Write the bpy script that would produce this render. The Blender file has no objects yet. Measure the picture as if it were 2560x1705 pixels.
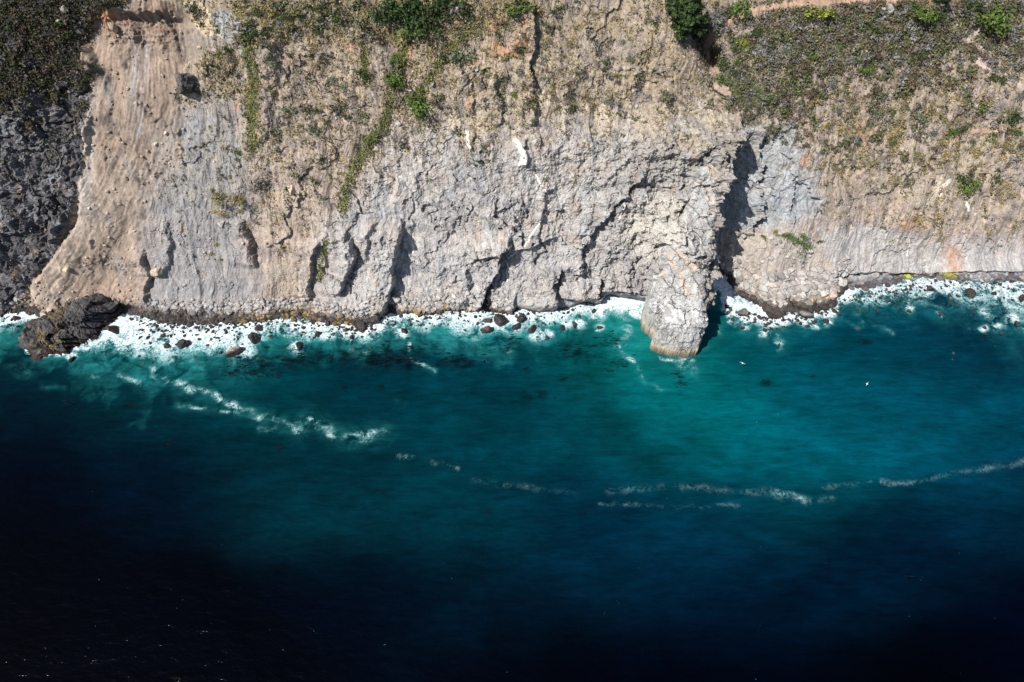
import bpy, math, random
import numpy as np
PI = math.pi
R = math.radians
C = bpy.context.scene.collection
scene = bpy.context.scene
rng = np.random.default_rng(11)
random.seed(11)

# ------------------------------------------------------------------ camera, world, sun, exposure
H, PITCH, FPX = 215.0, R(57), 2560 * 24 / 36
cam = bpy.data.cameras.new('camera')
cam.lens, cam.sensor_width = 24, 36
cam.clip_start, cam.clip_end = 1, 6000
camo = bpy.data.objects.new('camera', cam)
C.objects.link(camo)
camo.location = (0, 0, H)
camo.rotation_euler = (R(90) - PITCH, 0, 0)
scene.camera = camo
SUN = np.array([-0.47, -0.33, 0.82]); SUN /= np.linalg.norm(SUN)
sun_el = math.asin(SUN[2]); sun_az = math.atan2(SUN[0], SUN[1])
w = bpy.data.worlds.new('World'); scene.world = w; w.use_nodes = True
nt = w.node_tree
sky = nt.nodes.new('ShaderNodeTexSky'); sky.sky_type = 'NISHITA'; sky.sun_disc = False
sky.sun_elevation = sun_el; sky.sun_rotation = sun_az
nt.links.new(sky.outputs[0], nt.nodes['Background'].inputs[0])
nt.nodes['Background'].inputs[1].default_value = 0.085
sl = bpy.data.lights.new('sun', 'SUN'); sl.energy = 4.8; sl.angle = R(0.5); sl.color = (1, 0.975, 0.94)
so = bpy.data.objects.new('sun', sl); C.objects.link(so)
from mathutils import Vector
so.rotation_euler = Vector(SUN).to_track_quat('Z', 'Y').to_euler()
so.location = (-100, 0, 300)
scene.view_settings.view_transform = 'Standard'
scene.view_settings.look = 'None'
scene.view_settings.gamma = 1
scene.view_settings.exposure = 0.66
scene.cycles.diffuse_bounces = 1

# ------------------------------------------------------------------ projection between photo measurements and metres
cp, sp = math.cos(PITCH), math.sin(PITCH)
def ray(px, py):
    a = (np.asarray(px, float) - 1280) / FPX; b = (852.5 - np.asarray(py, float)) / FPX
    return a, cp + b * sp, -sp + b * cp
def sea_pt(px, py, z=0.0):
    a, dy, dz = ray(px, py); t = (z - H) / dz
    return a * t, dy * t
def project(X, Y, Z):
    dz = Z - H
    depth = Y * cp - dz * sp; up = Y * sp + dz * cp
    depth = np.maximum(depth, 1.0)
    return 1280 + FPX * X / depth, 852.5 - FPX * up / depth

# ------------------------------------------------------------------ noise (numpy)
def _tab(seed, n=4096):
    return np.random.default_rng(seed).random((n, 4)).astype(np.float32)
def _hash(i, j, k=0):
    h = (i.astype(np.int64) * 374761393 + j.astype(np.int64) * 668265263 + k * 1274126177) & 0x7fffffff
    h = ((h ^ (h >> 13)) * 1274126177) & 0x7fffffff
    return (h ^ (h >> 16)) & 4095
def gnoise(x, y, seed=0):
    T = _tab(seed + 1000)
    x = np.asarray(x, np.float32); y = np.asarray(y, np.float32)
    i = np.floor(x); j = np.floor(y); fx = x - i; fy = y - j
    i = i.astype(np.int64); j = j.astype(np.int64)
    ux = fx * fx * fx * (fx * (fx * 6 - 15) + 10); uy = fy * fy * fy * (fy * (fy * 6 - 15) + 10)
    def g(a, b):
        ang = T[_hash(i + a, j + b), 0] * 2 * PI
        return np.cos(ang) * (fx - a) + np.sin(ang) * (fy - b)
    n0 = g(0, 0) * (1 - ux) + g(1, 0) * ux
    n1 = g(0, 1) * (1 - ux) + g(1, 1) * ux
    return (n0 * (1 - uy) + n1 * uy) * 1.5
def fbm(x, y, oct=5, seed=0, gain=0.5, lac=2.03):
    s = 0; a = 1; t = 0
    for o in range(oct):
        s = s + a * gnoise(x, y, seed + o * 17); t += a
        x = x * lac + 13.7; y = y * lac - 7.1; a *= gain
    return s / t
def ridged(x, y, oct=5, seed=0, gain=0.55):
    s = 0; a = 1; t = 0
    for o in range(oct):
        s = s + a * (1 - 2 * np.abs(gnoise(x, y, seed + o * 31))); t += a
        x = x * 2.07 + 3.3; y = y * 2.07 + 9.1; a *= gain
    return s / t
def facet(x, y, seed=0, tilt=1.0):
    """broken-rock noise: every cell is a tilted plane; also gives the distance to the nearest joint"""
    T = _tab(seed + 5000)
    x = np.asarray(x, np.float32); y = np.asarray(y, np.float32)
    i = np.floor(x).astype(np.int64); j = np.floor(y).astype(np.int64)
    f1 = np.full(x.shape, 9.0, np.float32); f2 = f1.copy(); val = np.zeros_like(f1); cid = np.zeros(x.shape, np.int64)
    for a in (-1, 0, 1):
        for b in (-1, 0, 1):
            h = _hash(i + a, j + b, seed)
            r = T[h]
            dx = x - (i + a + r[..., 0]); dy = y - (j + b + r[..., 1])
            d = dx * dx + dy * dy
            nearer = d < f1
            f2 = np.where(nearer, f1, np.minimum(f2, d))
            g = r[..., 2] * 2 * PI
            v = (r[..., 3] - 0.5) + tilt * (np.cos(g) * dx + np.sin(g) * dy)
            val = np.where(nearer, v, val); cid = np.where(nearer, h, cid)
            f1 = np.where(nearer, d, f1)
    return val, np.sqrt(f2) - np.sqrt(f1), cid
def smooth(e0, e1, x):
    t = np.clip((x - e0) / (e1 - e0), 0, 1); return t * t * (3 - 2 * t)
def lerp(a, b, t):
    return a + (b - a) * t

# ------------------------------------------------------------------ shoreline (waterline of the coast, left to right)
SH = [(-260, 800), (-60, 795), (0, 789), (22, 780), (62, 782), (106, 802), (180, 806), (256, 802), (278, 790), (310, 789), (369, 805), (475, 818),
      (603, 808), (676, 800), (774, 802), (831, 814), (893, 824), (948, 808), (975, 780), (1062, 785), (1116, 776), (1176, 772),
      (1200, 775), (1279, 782), (1292, 768), (1336, 773), (1390, 774), (1431, 764), (1469, 750), (1493, 757), (1504, 750),
      (1521, 732), (1567, 742), (1616, 747), (1650, 750), (1720, 752), (1784, 748), (1799, 754), (1835, 778), (1857, 792), (1875, 782),
      (1919, 799), (1956, 799), (1978, 782), (2010, 799), (2032, 782), (2095, 778), (2092, 752), (2131, 733), (2193, 726),
      (2248, 711), (2339, 703), (2394, 700), (2467, 704), (2560, 704), (2700, 708), (2900, 715)]
sx_, sy_ = sea_pt([p[0] for p in SH], [p[1] for p in SH])
o_ = np.argsort(sx_); sx_ = sx_[o_]; sy_ = sy_[o_]
XF = np.arange(-330, 330, 0.5)
YF = np.interp(XF, sx_, sy_) + 1.0 * fbm(XF / 7, XF * 0 + 3, 4, 5)
def gauss(a, sig):
    k = np.exp(-0.5 * (np.arange(-int(4 * sig), int(4 * sig) + 1) / sig) ** 2); k /= k.sum()
    return np.convolve(np.pad(a, len(k) // 2, 'edge'), k, 'valid')
YS = gauss(YF, 2.0)          # 1 m
YB = gauss(YF, 60.0)         # 30 m: the broad run of the coast
def shore_y(X): return np.interp(X, XF, YS)

# ------------------------------------------------------------------ terrain surface
TH = R(52); NRM = np.array([0, -math.sin(TH), math.cos(TH)])
xs = np.concatenate([np.linspace(-330, -215, 60)[:-1], np.arange(-215, 215, 0.27), np.linspace(215, 330, 60)])
ss = np.concatenate([np.linspace(-14, -1, 14)[:-1], np.arange(-1, 116, 0.25), np.linspace(116, 190, 110)[1:], np.linspace(192, 900, 30)])
# profile: slope by arc length
def slope_deg(s):
    a = lerp(34, 56, smooth(7, 15, s)); a = lerp(a, 50, smooth(70, 95, s)); a = lerp(a, 24, smooth(112, 150, s)); return lerp(a, 8, smooth(160, 260, s))
sl_ = np.arange(-14, 900, 0.25); an_ = np.radians(slope_deg(sl_)); 
cy_ = np.cumsum(np.cos(an_)) * 0.25; cz_ = np.cumsum(np.sin(an_)) * 0.25
cy_ -= np.interp(0, sl_, cy_); cz_ -= np.interp(0, sl_, cz_)
Xg, Sg = np.meshgrid(xs, ss)
nr, nc = Xg.shape
fade = np.exp(-np.maximum(Sg, 0) / 14)
yb = np.interp(Xg, XF, YB); ysn = np.interp(Xg, XF, YS)
Y0 = yb + (ysn - yb) * fade + np.interp(Sg, sl_, cy_)
Z0 = np.interp(Sg, sl_, cz_)
PX, PY = project(Xg, Y0, Z0)
inrow = Sg < 190

# warped photo coordinates for organic region edges
wx = PX + 16 * fbm(Xg / 9, Sg / 9, 5, 21, 0.6); wy = PY + 16 * fbm(Xg / 9, Sg / 9, 5, 22, 0.6)
wx2 = PX + 5 * fbm(Xg / 4, Sg / 4, 4, 23, 0.6); wy2 = PY + 5 * fbm(Xg / 4, Sg / 4, 4, 24, 0.6)
wx3 = PX + 26 * fbm(Xg / 22, Sg / 22, 3, 25) + 42 * fbm(Xg / 9, Sg / 9, 6, 26, .62); wy3 = PY + 30 * fbm(Xg / 22, Sg / 22, 3, 27) + 55 * fbm(Xg / 8, Sg / 10, 6, 28, .62)
def polymask(poly, soft=10, warp=2, grid=None):
    """1 inside the polygon, soft noisy edge (photo units)"""
    if grid is not None: x, y = grid
    else: x, y = (wx3, wy3) if warp == 3 else (wx, wy) if warp == 2 else (wx2, wy2) if warp == 1 else (PX, PY)
    P = np.array(poly, float)
    out = np.zeros(x.shape, np.float32)
    bb = (x > P[:, 0].min() - soft) & (x < P[:, 0].max() + soft) & (y > P[:, 1].min() - soft) & (y < P[:, 1].max() + soft)
    qx = x[bb]; qy = y[bb]
    ins = np.zeros(qx.shape, bool); dist = np.full(qx.shape, 1e9)
    for k in range(len(P)):
        x1, y1 = P[k - 1]; x2, y2 = P[k]
        c = ((y1 > qy) != (y2 > qy)) & (qx < (x2 - x1) * (qy - y1) / (y2 - y1 + 1e-9) + x1)
        ins ^= c
        L = (x2 - x1) ** 2 + (y2 - y1) ** 2 + 1e-9
        t = np.clip(((qx - x1) * (x2 - x1) + (qy - y1) * (y2 - y1)) / L, 0, 1)
        dist = np.minimum(dist, (qx - x1 - t * (x2 - x1)) ** 2 + (qy - y1 - t * (y2 - y1)) ** 2)
    sd = np.where(ins, 1, -1) * np.sqrt(dist)
    out[bb] = smooth(-soft, soft, sd)
    return out
def linemask(pts, width, warp=1, grid=None):
    if grid is not None: x, y = grid
    else: x, y = (wx, wy) if warp == 2 else (wx2, wy2) if warp == 1 else (PX, PY)
    d2 = np.full(x.shape, 1e9)
    for (x1, y1), (x2, y2) in zip(pts[:-1], pts[1:]):
        L = (x2 - x1) ** 2 + (y2 - y1) ** 2 + 1e-9
        t = np.clip(((x - x1) * (x2 - x1) + (y - y1) * (y2 - y1)) / L, 0, 1)
        d2 = np.minimum(d2, (x - x1 - t * (x2 - x1)) ** 2 + (y - y1 - t * (y2 - y1)) ** 2)
    return np.exp(-d2 / (width * width))
def blob(cx, cy, rx, ry=None, warp=2):
    x, y = (wx, wy) if warp == 2 else (wx2, wy2)
    return np.exp(-((x - cx) / rx) ** 2 - ((y - cy) / (ry or rx)) ** 2)

M = {}
M['slide'] = polymask([(200, 110), (215, 60), (262, 22), (330, 20), (362, -20), (445, -20), (470, 40), (532, 108), (500, 150), (445, 165), (432, 235), (448, 275), (470, 330),
                       (455, 400), (400, 440), (365, 520), (340, 600), (350, 640), (372, 690), (362, 745), (325, 775), (240, 792), (130, 780), (72, 757), (78, 720), (135, 650), (190, 560), (212, 480), (215, 330), (228, 250)], 9, 2)
M['grey'] = polymask([(445, 270), (520, 262), (575, 260), (615, 350), (628, 450), (612, 600), (655, 700), (655, 780), (560, 800), (370, 800), (345, 760), (372, 690), (340, 600), (365, 520), (400, 440)], 14, 3)
M['leftrock'] = polymask([(-400, 205), (0, 225), (120, 215), (205, 175), (228, 250), (222, 330), (215, 440), (212, 470), (190, 530), (135, 640), (76, 716), (40, 760), (-400, 800)], 4, 1)
M['leftveg'] = polymask([(-400, -500), (360, -500), (330, 5), (262, 20), (215, 60), (190, 90), (235, 150), (245, 172), (190, 195), (100, 225), (0, 240), (-400, 240)], 8, 1)
M['greyrock'] = polymask([(800, 640), (820, 560), (900, 480), (960, 380), (1060, 330), (1200, 370), (1400, 310), (1600, 330), (1800, 330), (1790, 500), (1765, 700), (1620, 760), (1400, 800), (800, 820), (805, 700)], 24, 3)
M['cream'] = polymask([(1090, 230), (1150, 150), (1300, 130), (1480, 150), (1560, 200), (1700, 250), (1830, 290), (1780, 350), (1650, 350), (1450, 330), (1250, 350), (1080, 340)], 24, 3)
M['rightscrub'] = polymask([(1790, 90), (1880, 30), (2010, 5), (2200, -40), (2900, -100), (2900, 90), (2480, 110), (2330, 190), (2230, 190), (2120, 170), (2010, 240), (1980, 320), (1900, 290), (1830, 220), (1800, 190)], 24, 3)
M['recess'] = polymask([(1850, 330), (1945, 305), (2000, 350), (2050, 420), (2040, 540), (1990, 570), (1850, 600), (1800, 590), (1780, 480), (1800, 400)], 16, 3)
M['apron'] = polymask([(1850, 590), (1960, 560), (2050, 600), (2070, 680), (2120, 740), (2100, 800), (1830, 810), (1790, 760), (1810, 720)], 12)
M['rightpale'] = polymask([(2060, 590), (2200, 560), (2350, 600), (2560, 600), (2900, 600), (2900, 720), (2130, 760), (2080, 700)], 18, 3)
M['topgreen'] = polymask([(555, -500), (1350, -500), (1310, 60), (1150, 110), (1100, 150), (1000, 110), (880, 100), (700, 92), (630, 130), (590, 100)], 16)
M['creamstrip'] = polymask([(360, -20), (470, -20), (530, 40), (545, 80), (515, 98), (470, 45), (440, 12)], 4, 1)
M['greystrip'] = polymask([(515, 30), (560, 25), (605, 50), (610, 110), (640, 190), (600, 130), (560, 100), (540, 85)], 4, 1)
M['beach'] = np.maximum.reduce([polymask([(1500, 735), (1502, 722), (1530, 716), (1590, 718), (1622, 726), (1634, 745), (1640, 790), (1500, 790)], 3, 1),
                                polymask([(1390, 742), (1400, 735), (1435, 742), (1436, 790), (1390, 790)], 3, 1),
                                polymask([(2130, 715), (2230, 690), (2320, 692), (2330, 740), (2130, 760)], 5, 1),
                                polymask([(2350, 690), (2420, 686), (2560, 682), (2900, 680), (2900, 760), (2350, 740)], 5, 1)])
M['path'] = np.maximum.reduce([linemask([(1790, 175), (1785, 120), (1802, 66), (1875, 29), (1974, 7), (2100, 0), (2284, -6), (2450, -30)], 9),
                               linemask([(2520, 40), (2482, 58), (2430, 99), (2485, 128), (2449, 153), (2522, 190), (2580, 236)], 6.5),
                               linemask([(2600, 305), (2500, 322), (2430, 332), (2376, 358)], 6)])
M['gullygreen'] = np.maximum.reduce([linemask([(615, 100), (640, 190), (632, 280), (635, 370)], 13), linemask([(1010, 110), (985, 200), (960, 300), (925, 350), (880, 430), (855, 520)], 13),
                                     linemask([(1180, 60), (1090, 170), (1040, 250)], 14) * 0.8, linemask([(905, 120), (905, 200)], 10), linemask([(820, 600), (800, 660), (798, 700)], 6)])
M['slide'] *= (1 - 0.0 * M['grey'])
near = smooth(0.5, 7, Sg)

# --- large forms (metres along the slope's normal)
def edge_x(pts, yy):
    P = sorted(pts, key=lambda p: p[1]); return np.interp(yy, [p[1] for p in P], [p[0] for p in P])
RJ = [fbm(Xg / 7, Sg / 7, 6, 7000 + k, .6) for k in range(3)]
def rib(pts, h, dec, fadey=25, sharp=4, back=0.0, bdec=60):
    """rock rib: rises gently towards its edge from the left, then drops off on the right"""
    ys = [p[1] for p in pts]; y0, y1 = min(ys), max(ys)
    sd = int(h * 7) + int(y0)
    e = edge_x(pts, PY) + 26 * RJ[sd % 3]
    h = h * .68 * (1 + .9 * RJ[(sd + 1) % 3])
    f = smooth(y0 - fadey, y0 + fadey * 0.6, PY) * (1 - smooth(y1 - fadey * 0.3, y1 + fadey, PY))
    dl = e - PX
    left = np.exp(-np.maximum(dl, 0) / dec) * smooth(-sharp * 1.6, sharp * 1.6, dl)
    right = -back * np.exp(-np.maximum(-dl, 0) / bdec) * (1 - smooth(-sharp, sharp, dl))
    return f * (h * left + right)
D = 0 * Xg
D += 5.0 * fbm(Xg / 55, Sg / 60, 3, 40) + 2.2 * fbm(Xg / 22, Sg / 30, 4, 44)
LR = polymask([(-400, 205), (0, 225), (120, 215), (205, 175), (228, 250), (222, 330), (215, 440), (212, 470), (190, 530), (135, 640), (76, 716), (40, 760), (-400, 800)], 12, 2)
D += 3.2 * np.maximum(LR, M['leftveg'] * (1 - smooth(240, 420, PX)))
D -= .6 * M['slide'] * smooth(60, 200, PY)
D -= 5 * polymask([(1800, 410), (1850, 350), (1935, 345), (1910, 560), (1850, 740), (1780, 760), (1785, 600)], 22, 2)
D += 10 * polymask([(1640, 540), (1735, 560), (1752, 680), (1738, 780), (1625, 780)], 42, 0)
eL = edge_x([(215, 60), (200, 110), (228, 250), (215, 330), (212, 480), (190, 560), (135, 650), (78, 720), (72, 757)], PY)
D += 3.6 * M['slide'] * np.exp(-np.maximum(PX - eL, 0) / 75) * smooth(90, 150, PY)
D += 2 * linemask([(330, 240), (230, 560), (130, 720)], 60, 0) * M['slide'] - 2
D += rib([(1850, 335), (1838, 350), (1805, 400), (1778, 500), (1768, 600), (1764, 700), (1750, 790)], 26, 300, 60, 7, 8, 90)
D += rib([(1912, 325), (1912, 440), (1906, 540), (1892, 590)], 6, 45, 12, 2, 1.5, 20)
D += rib([(1988, 430), (1985, 560)], 2.5, 40, 12, 2)
D += rib([(1945, 300), (1930, 380)], 2.5, 30, 12, 2)
D += rib([(868, 590), (884, 640), (862, 700), (852, 730)], 7, 38, 14, 3, 2, 20)
D += rib([(1003, 580), (992, 640), (990, 700), (965, 770)], 9, 60, 18, 3, 3, 30)
D += rib([(935, 560), (925, 640)], 4, 30, 14, 3)
D += rib([(1275, 600), (1240, 680), (1217, 730), (1180, 790)], 9, 75, 20, 3, 3, 35)
D += rib([(1195, 620), (1175, 690), (1160, 740)], 4, 40, 14, 3)
D += rib([(1600, 430), (1540, 500), (1490, 560), (1455, 620), (1440, 680)], 4.5, 60, 20, 3, 1, 20)
D += rib([(1395, 670), (1388, 700), (1386, 790)], 8, 60, 14, 3, 3, 25)
D += rib([(1500, 690), (1503, 760)], 5, 40, 10, 3, 2, 20)
D += rib([(1290, 740), (1290, 790)], 5, 45, 12, 3)
D += rib([(1334, 20), (1340, 60), (1335, 150), (1333, 210)], 4.5, 22, 12, 2, 1, 12)
D += rib([(1330, 240), (1338, 310)], 4, 22, 12, 2, 1, 12)
D += rib([(1160, 160), (1178, 220), (1186, 280)], 2.8, 25, 12, 2)
D += rib([(1235, 190), (1255, 250), (1255, 310)], 2.8, 25, 12, 2)
D += rib([(1370, 460), (1365, 530), (1340, 580)], 3, 30, 12, 2)
D += rib([(1310, 490), (1302, 560)], 3.5, 25, 12, 2)
D += rib([(1185, 330), (1180, 380)], 3, 22, 10, 2)
D += rib([(1318, 350), (1312, 410)], 3, 22, 10, 2)
D += rib([(350, 640), (372, 690), (362, 750)], 4.5, 60, 25, 4, 1, 20)
D += rib([(418, 560), (422, 600), (420, 660), (400, 690)], 3, 45, 12, 3)
D += rib([(600, 560), (622, 600), (645, 660)], 4.5, 40, 14, 3, 1, 15)
D += rib([(792, 610), (785, 680), (770, 740)], 4.5, 60, 18, 3, 1, 20)
D += rib([(262, 190), (276, 250), (280, 330)], 1.6, 25, 20, 5)
scm = smooth(235, 290, PX) * (1 - smooth(400, 470, PX)) * smooth(0, 40, PY) * (1 - smooth(70, 150, PY + 60 * RJ[0]))
D += 3.2 * scm * (ridged(Xg / 5 + 1.2 * RJ[1], Sg / 16, 4, 140) - .3)
D += rib([(700, 60), (690, 200), (670, 350), (660, 500)], 3, 90, 40, 10)
# slide scarp under the brow
scarp_y = 45 + 40 * fbm(Xg / 9, Sg / 30, 5, 61)
D += 4.5 * (1 - smooth(-8, 12, PY - scarp_y)) * smooth(230, 300, PX) * (1 - smooth(400, 475, PX)) * smooth(-260, -40, PY)
D += 3 * polymask([(1560, -60), (1660, 20), (1790, 130), (1800, 190), (1760, 200), (1560, 120)], 40, 1)
D -= 9 * linemask([(1700, -60), (1760, 60), (1790, 150)], 28)
# horizontal-ish ledges and bands under overhangs
def ledge(pts, h, dec=40, fadex=20):
    xs_ = [p[0] for p in pts]
    e = np.interp(PX, xs_, [p[1] for p in pts]) + 5 * fbm(Xg / 5, Xg * 0 + h, 4, int(abs(h) * 9) + xs_[0])
    f = smooth(xs_[0] - fadex, xs_[0] + fadex, PX) * (1 - smooth(xs_[-1] - fadex, xs_[-1] + fadex, PX))
    du = e - PY
    return f * h * np.exp(-np.maximum(du, 0) / dec) * smooth(-3, 3, du)
D += ledge([(1190, 640), (1260, 628), (1330, 610), (1380, 590)], 3)
D += ledge([(1500, 720), (1560, 712), (1625, 724)], 3.5, 30)
D += ledge([(1400, 735), (1480, 745)], 3)
D += ledge([(2080, 690), (2200, 680), (2330, 690)], 2.5)
D += ledge([(2330, 685), (2440, 675), (2560, 682)], 2)
# --- broken rock
soft = np.clip(M['slide'] * 0.90 + M['grey'] * 0.55 + M['rightscrub'] * 0.4 + M['leftveg'] * 0.3 + M['beach'] + M['apron'] * 0.7 + M['path'] * .6, 0, 0.97)
crag = 1 - soft
crag = crag * lerp(0.42, .66, np.clip(M['greyrock'] + M['leftrock'] + M['recess'], 0, 1))
def warp(a, sc, seed): return a * fbm(Xg / sc, Sg / sc, 3, seed, .42)
ang = R(28)
w1x, w1y = warp(9, 12, 70), warp(9, 12, 71)
w2x, w2y = warp(3.0, 3.5, 72), warp(3.0, 3.5, 73)
ux = Xg + w1x; us = Sg + w1y; ru = ux * math.cos(ang) + us * math.sin(ang); rs = -ux * math.sin(ang) + us * math.cos(ang)
f1, e1, c1 = facet((ru + w2x) / 15, (rs + w2y) / 26, 1, 0.9)
f2, e2, c2 = facet((ux + w2x) / 5.5, (us + w2y) / 11, 2, 1.0)
f3, e3, c3 = facet((ru + w2x) / 2.4, (rs + w2y) / 4.2, 3, 1.1)
f4, e4, c4 = facet((Xg + .5 * w2x) / 0.9, (Sg + .5 * w2y) / 1.5, 4, 1.1)
strata = ridged((ru + w2x) / 5, (rs + w2y) / 22, 6, 77, .6)
strata2 = ridged((ru * .9 - rs * .5) / 9, (rs + ru * .3) / 5, 6, 78, .6)
nS = ridged(Xg / 2.2, Sg / 2.6, 4, 98)
rgh = smooth(-.25, .5, fbm(Xg / 16 + .4 * Sg / 16, Sg / 11, 5, 79, .6)) 
rgh2 = smooth(-.3, .45, fbm(Xg / 6, Sg / 7, 4, 81, .6))
fold = ridged((ru + w2x) / 17, (rs + w1y) / 34, 3, 82)
calm = polymask([(1520, 480), (1600, 430), (1740, 420), (1750, 560), (1740, 760), (1600, 760), (1480, 650)], 50, 3)
rgh *= 1 - .75 * calm; rgh2 *= 1 - .6 * calm
fis = smooth(.05, .5, fbm(Xg / 10, Sg / 12, 4, 85, .6))
f0, e0, c0 = facet((ru * .8 + rs * .5 + 1.3 * w2x + w1x) / 26, (rs * .8 - ru * .5 + w2y * 1.3) / 17, 6, 1.0)
slab, es, cs = facet((ru + .6 * w2x) / 3.6, (rs + .6 * w2y) / 9.5, 12, .8)
D += near * crag * (2.0 * f0 + 1.5 * f1 + 0.6 * f2 * (.3 + rgh) + .36 * slab + 0.22 * f3 * (.25 + rgh2) + 0.06 * f4 + 0.28 * (strata - .3) * (.15 + rgh) + .2 * (strata2 - .3) * rgh2 * rgh + 1.3 * (fold - .3))
D -= near * crag * fis * (.55 * np.exp(-e2 / .04) + .25 * np.exp(-es / .04))
D -= near * crag * (.6 * np.exp(-e1 / .014) + .6 * np.exp(-e0 / .010))
D += near * LR * (2.6 * (ridged((ru + w2x) / 9, (rs + w2y) / 16, 5, 83) - .4) + 1.4 * f2 + .8 * f3)
slr = M['slide'] * smooth(.05, .4, fbm(Xg / 8, Sg / 13, 4, 99))
D += near * slr * (1.0 * f2 + .35 * f3 + .12 * nS) + near * M['slide'] * .8 * fbm(Xg / 7, Sg / 11, 4, 111)
D += near * (0.10 + .3 * rgh) * (0.8 * fbm(Xg / 4, Sg / 6, 6, 80, .45)) * (1 - M['slide'] * 0.45) * (1 - M['beach'])
# darker crumbly hollows
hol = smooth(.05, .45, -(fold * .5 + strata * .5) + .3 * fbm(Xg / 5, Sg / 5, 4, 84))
# vertical runnels
run = ridged(Xg / 7 + 0.6 * fbm(Xg / 20, Sg / 20, 3, 90), Sg / 60, 4, 91)
D += near * 1.1 * run * (1 - M['beach']) * lerp(1, 0.35, M['slide'])
# slide runnels: fan-shaped flow lines
axr = 335 - (335 - 120) * np.clip((PY - 250) / 480, 0, 1.3) ** 1.5
sw = lerp(70, 150, np.clip(PY / 700, 0, 1.2))
flow = (PX - axr) / sw + .05 * fbm(Xg / 10, Sg / 14, 4, 96)
fl = ridged(flow * 2.0 + 0.35 * fbm(Xg / 15, Sg / 15, 4, 92), PY / 300, 6, 93, .6)
fl2 = fbm(flow * 14, PY / 240, 3, 94)
D += near * np.maximum(M['slide'], M['grey'] * 0.7) * (.75 * fl + 0.24 * fl2 + .06 * nS)
D *= smooth(-2, 5, Sg) * (1 - smooth(200, 400, Sg))
D += (1 - near) * smooth(-2, 2, Sg) * (0.5 * fbm(Xg / 2.5, Sg / 2.5, 4, 95))
Xt = Xg.copy(); Yt = Y0 + NRM[1] * D; Zt = Z0 + NRM[2] * D
Zt = np.where(Sg < -2, np.minimum(Zt, -1.0), Zt)

MS = dict(M)
MS['greyrock'] = polymask([(800, 640), (820, 560), (900, 480), (960, 380), (1060, 330), (1200, 370), (1400, 310), (1600, 330), (1800, 330), (1790, 500), (1765, 700), (1620, 760), (1400, 800), (800, 820), (805, 700)], 75, 3)
MS['grey'] = polymask([(445, 270), (520, 262), (575, 260), (615, 350), (628, 450), (612, 600), (655, 700), (655, 780), (560, 800), (370, 800), (345, 760), (372, 690), (340, 600), (365, 520), (400, 440)], 50, 3)
MS['recess'] = polymask([(1850, 330), (1945, 305), (2000, 350), (2050, 420), (2040, 540), (1990, 570), (1850, 600), (1800, 590), (1780, 480), (1800, 400)], 35, 3)
MS['rightscrub'] = polymask([(1790, 90), (1880, 30), (2010, 5), (2200, -40), (2900, -100), (2900, 90), (2480, 110), (2330, 190), (2230, 190), (2120, 170), (2010, 240), (1980, 320), (1900, 290), (1830, 220), (1800, 190)], 60, 3)
reX = edge_x([(520, 0), (500, 150), (450, 250), (440, 330), (395, 440), (365, 520), (345, 640), (375, 760)], PY)
LV3 = polymask([(-400, -500), (360, -500), (330, 5), (262, 20), (215, 60), (190, 90), (235, 150), (245, 172), (190, 195), (100, 225), (0, 240), (-400, 240)], 45, 3) * (1 - M['slide'])
MS['slide'] = M['slide'] * (1 - .9 * smooth(-75, 55, wx3 + 22 * fbm(Xg / 2.2, Sg / 16, 4, 115) - reX))
MS['grey'] = np.maximum(MS['grey'], (1 - smooth(-300, -30, reX - PX)) * 0)
MS['grey'] = np.maximum(MS['grey'], M['slide'] - MS['slide'])
MG = M; M = MS
# ------------------------------------------------------------------ colours of the ground (by material; left side also darkened for vignetting)
def col(r, g, b): return np.array([r, g, b], np.float32)
def paint(A, m, c): return A + (c - A) * m[..., None]
nA = fbm(Xg / 18, Sg / 24, 5, 101); nB = fbm(Xg / 5, Sg / 8, 5, 102); nC = fbm(Xg / 1.8, Sg / 2.6, 4, 103); nD = fbm(Xg / 30, Sg / 12, 4, 104)
nV = fbm(Xg / 2.5, Sg / 22, 5, 105)      # downslope streaks
rnd3 = _tab(9)[c3, 1]; rnd2 = _tab(8)[c2, 1]; rnd4 = _tab(7)[c4, 2]
A = np.zeros(Xg.shape + (3,), np.float32) + col(.315, .245, .19)
A = paint(A, smooth(-.1, .5, nA), col(.27, .22, .19))
A = paint(A, smooth(.0, .45, nB + .4 * nD), col(.34, .275, .20))
A = paint(A, smooth(.05, .5, -nB), col(.18, .152, .138))
A = paint(A, np.clip(M['grey'], 0, 1) * .9, col(.205, .198, .198))  # grey scree, colour lowered for the vignetting towards the left
A = paint(A, M['greyrock'] * lerp(.7, 1, smooth(-.3, .3, nA)), col(.345, .335, .318))
A = paint(A, M['greyrock'] * smooth(.1, .5, nB - .3 * nD) * .8, col(.44, .345, .265))
A = paint(A, M['greyrock'] * smooth(.0, .45, nD - .3 * nB) * .75, col(.29, .285, .285))
A = paint(A, M['cream'] * smooth(-.25, .35, nB) * .75, col(.43, .36, .255))
A = paint(A, M['rightpale'] * .85, col(.345, .33, .315))
A = paint(A, M['rightpale'] * smooth(.1, .5, nB) * .6, col(.36, .305, .255))
A = paint(A, M['recess'], col(.29, .305, .315))
A = paint(A, M['apron'] * .8, col(.335, .295, .255))
A = paint(A, M['rightscrub'] * .8, col(.165, .135, .11))
A = paint(A, M['leftrock'] , col(.080, .076, .076))  # dark rock; its shade and the left-edge vignetting are in the colour too
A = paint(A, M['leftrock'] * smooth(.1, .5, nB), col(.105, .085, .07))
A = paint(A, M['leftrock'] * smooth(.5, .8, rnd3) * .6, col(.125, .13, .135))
A = paint(A, np.maximum(M['leftveg'] * .5, LV3), col(.045, .038, .032))  # dark chaparral ground, with corner vignetting mixed into the colour
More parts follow.
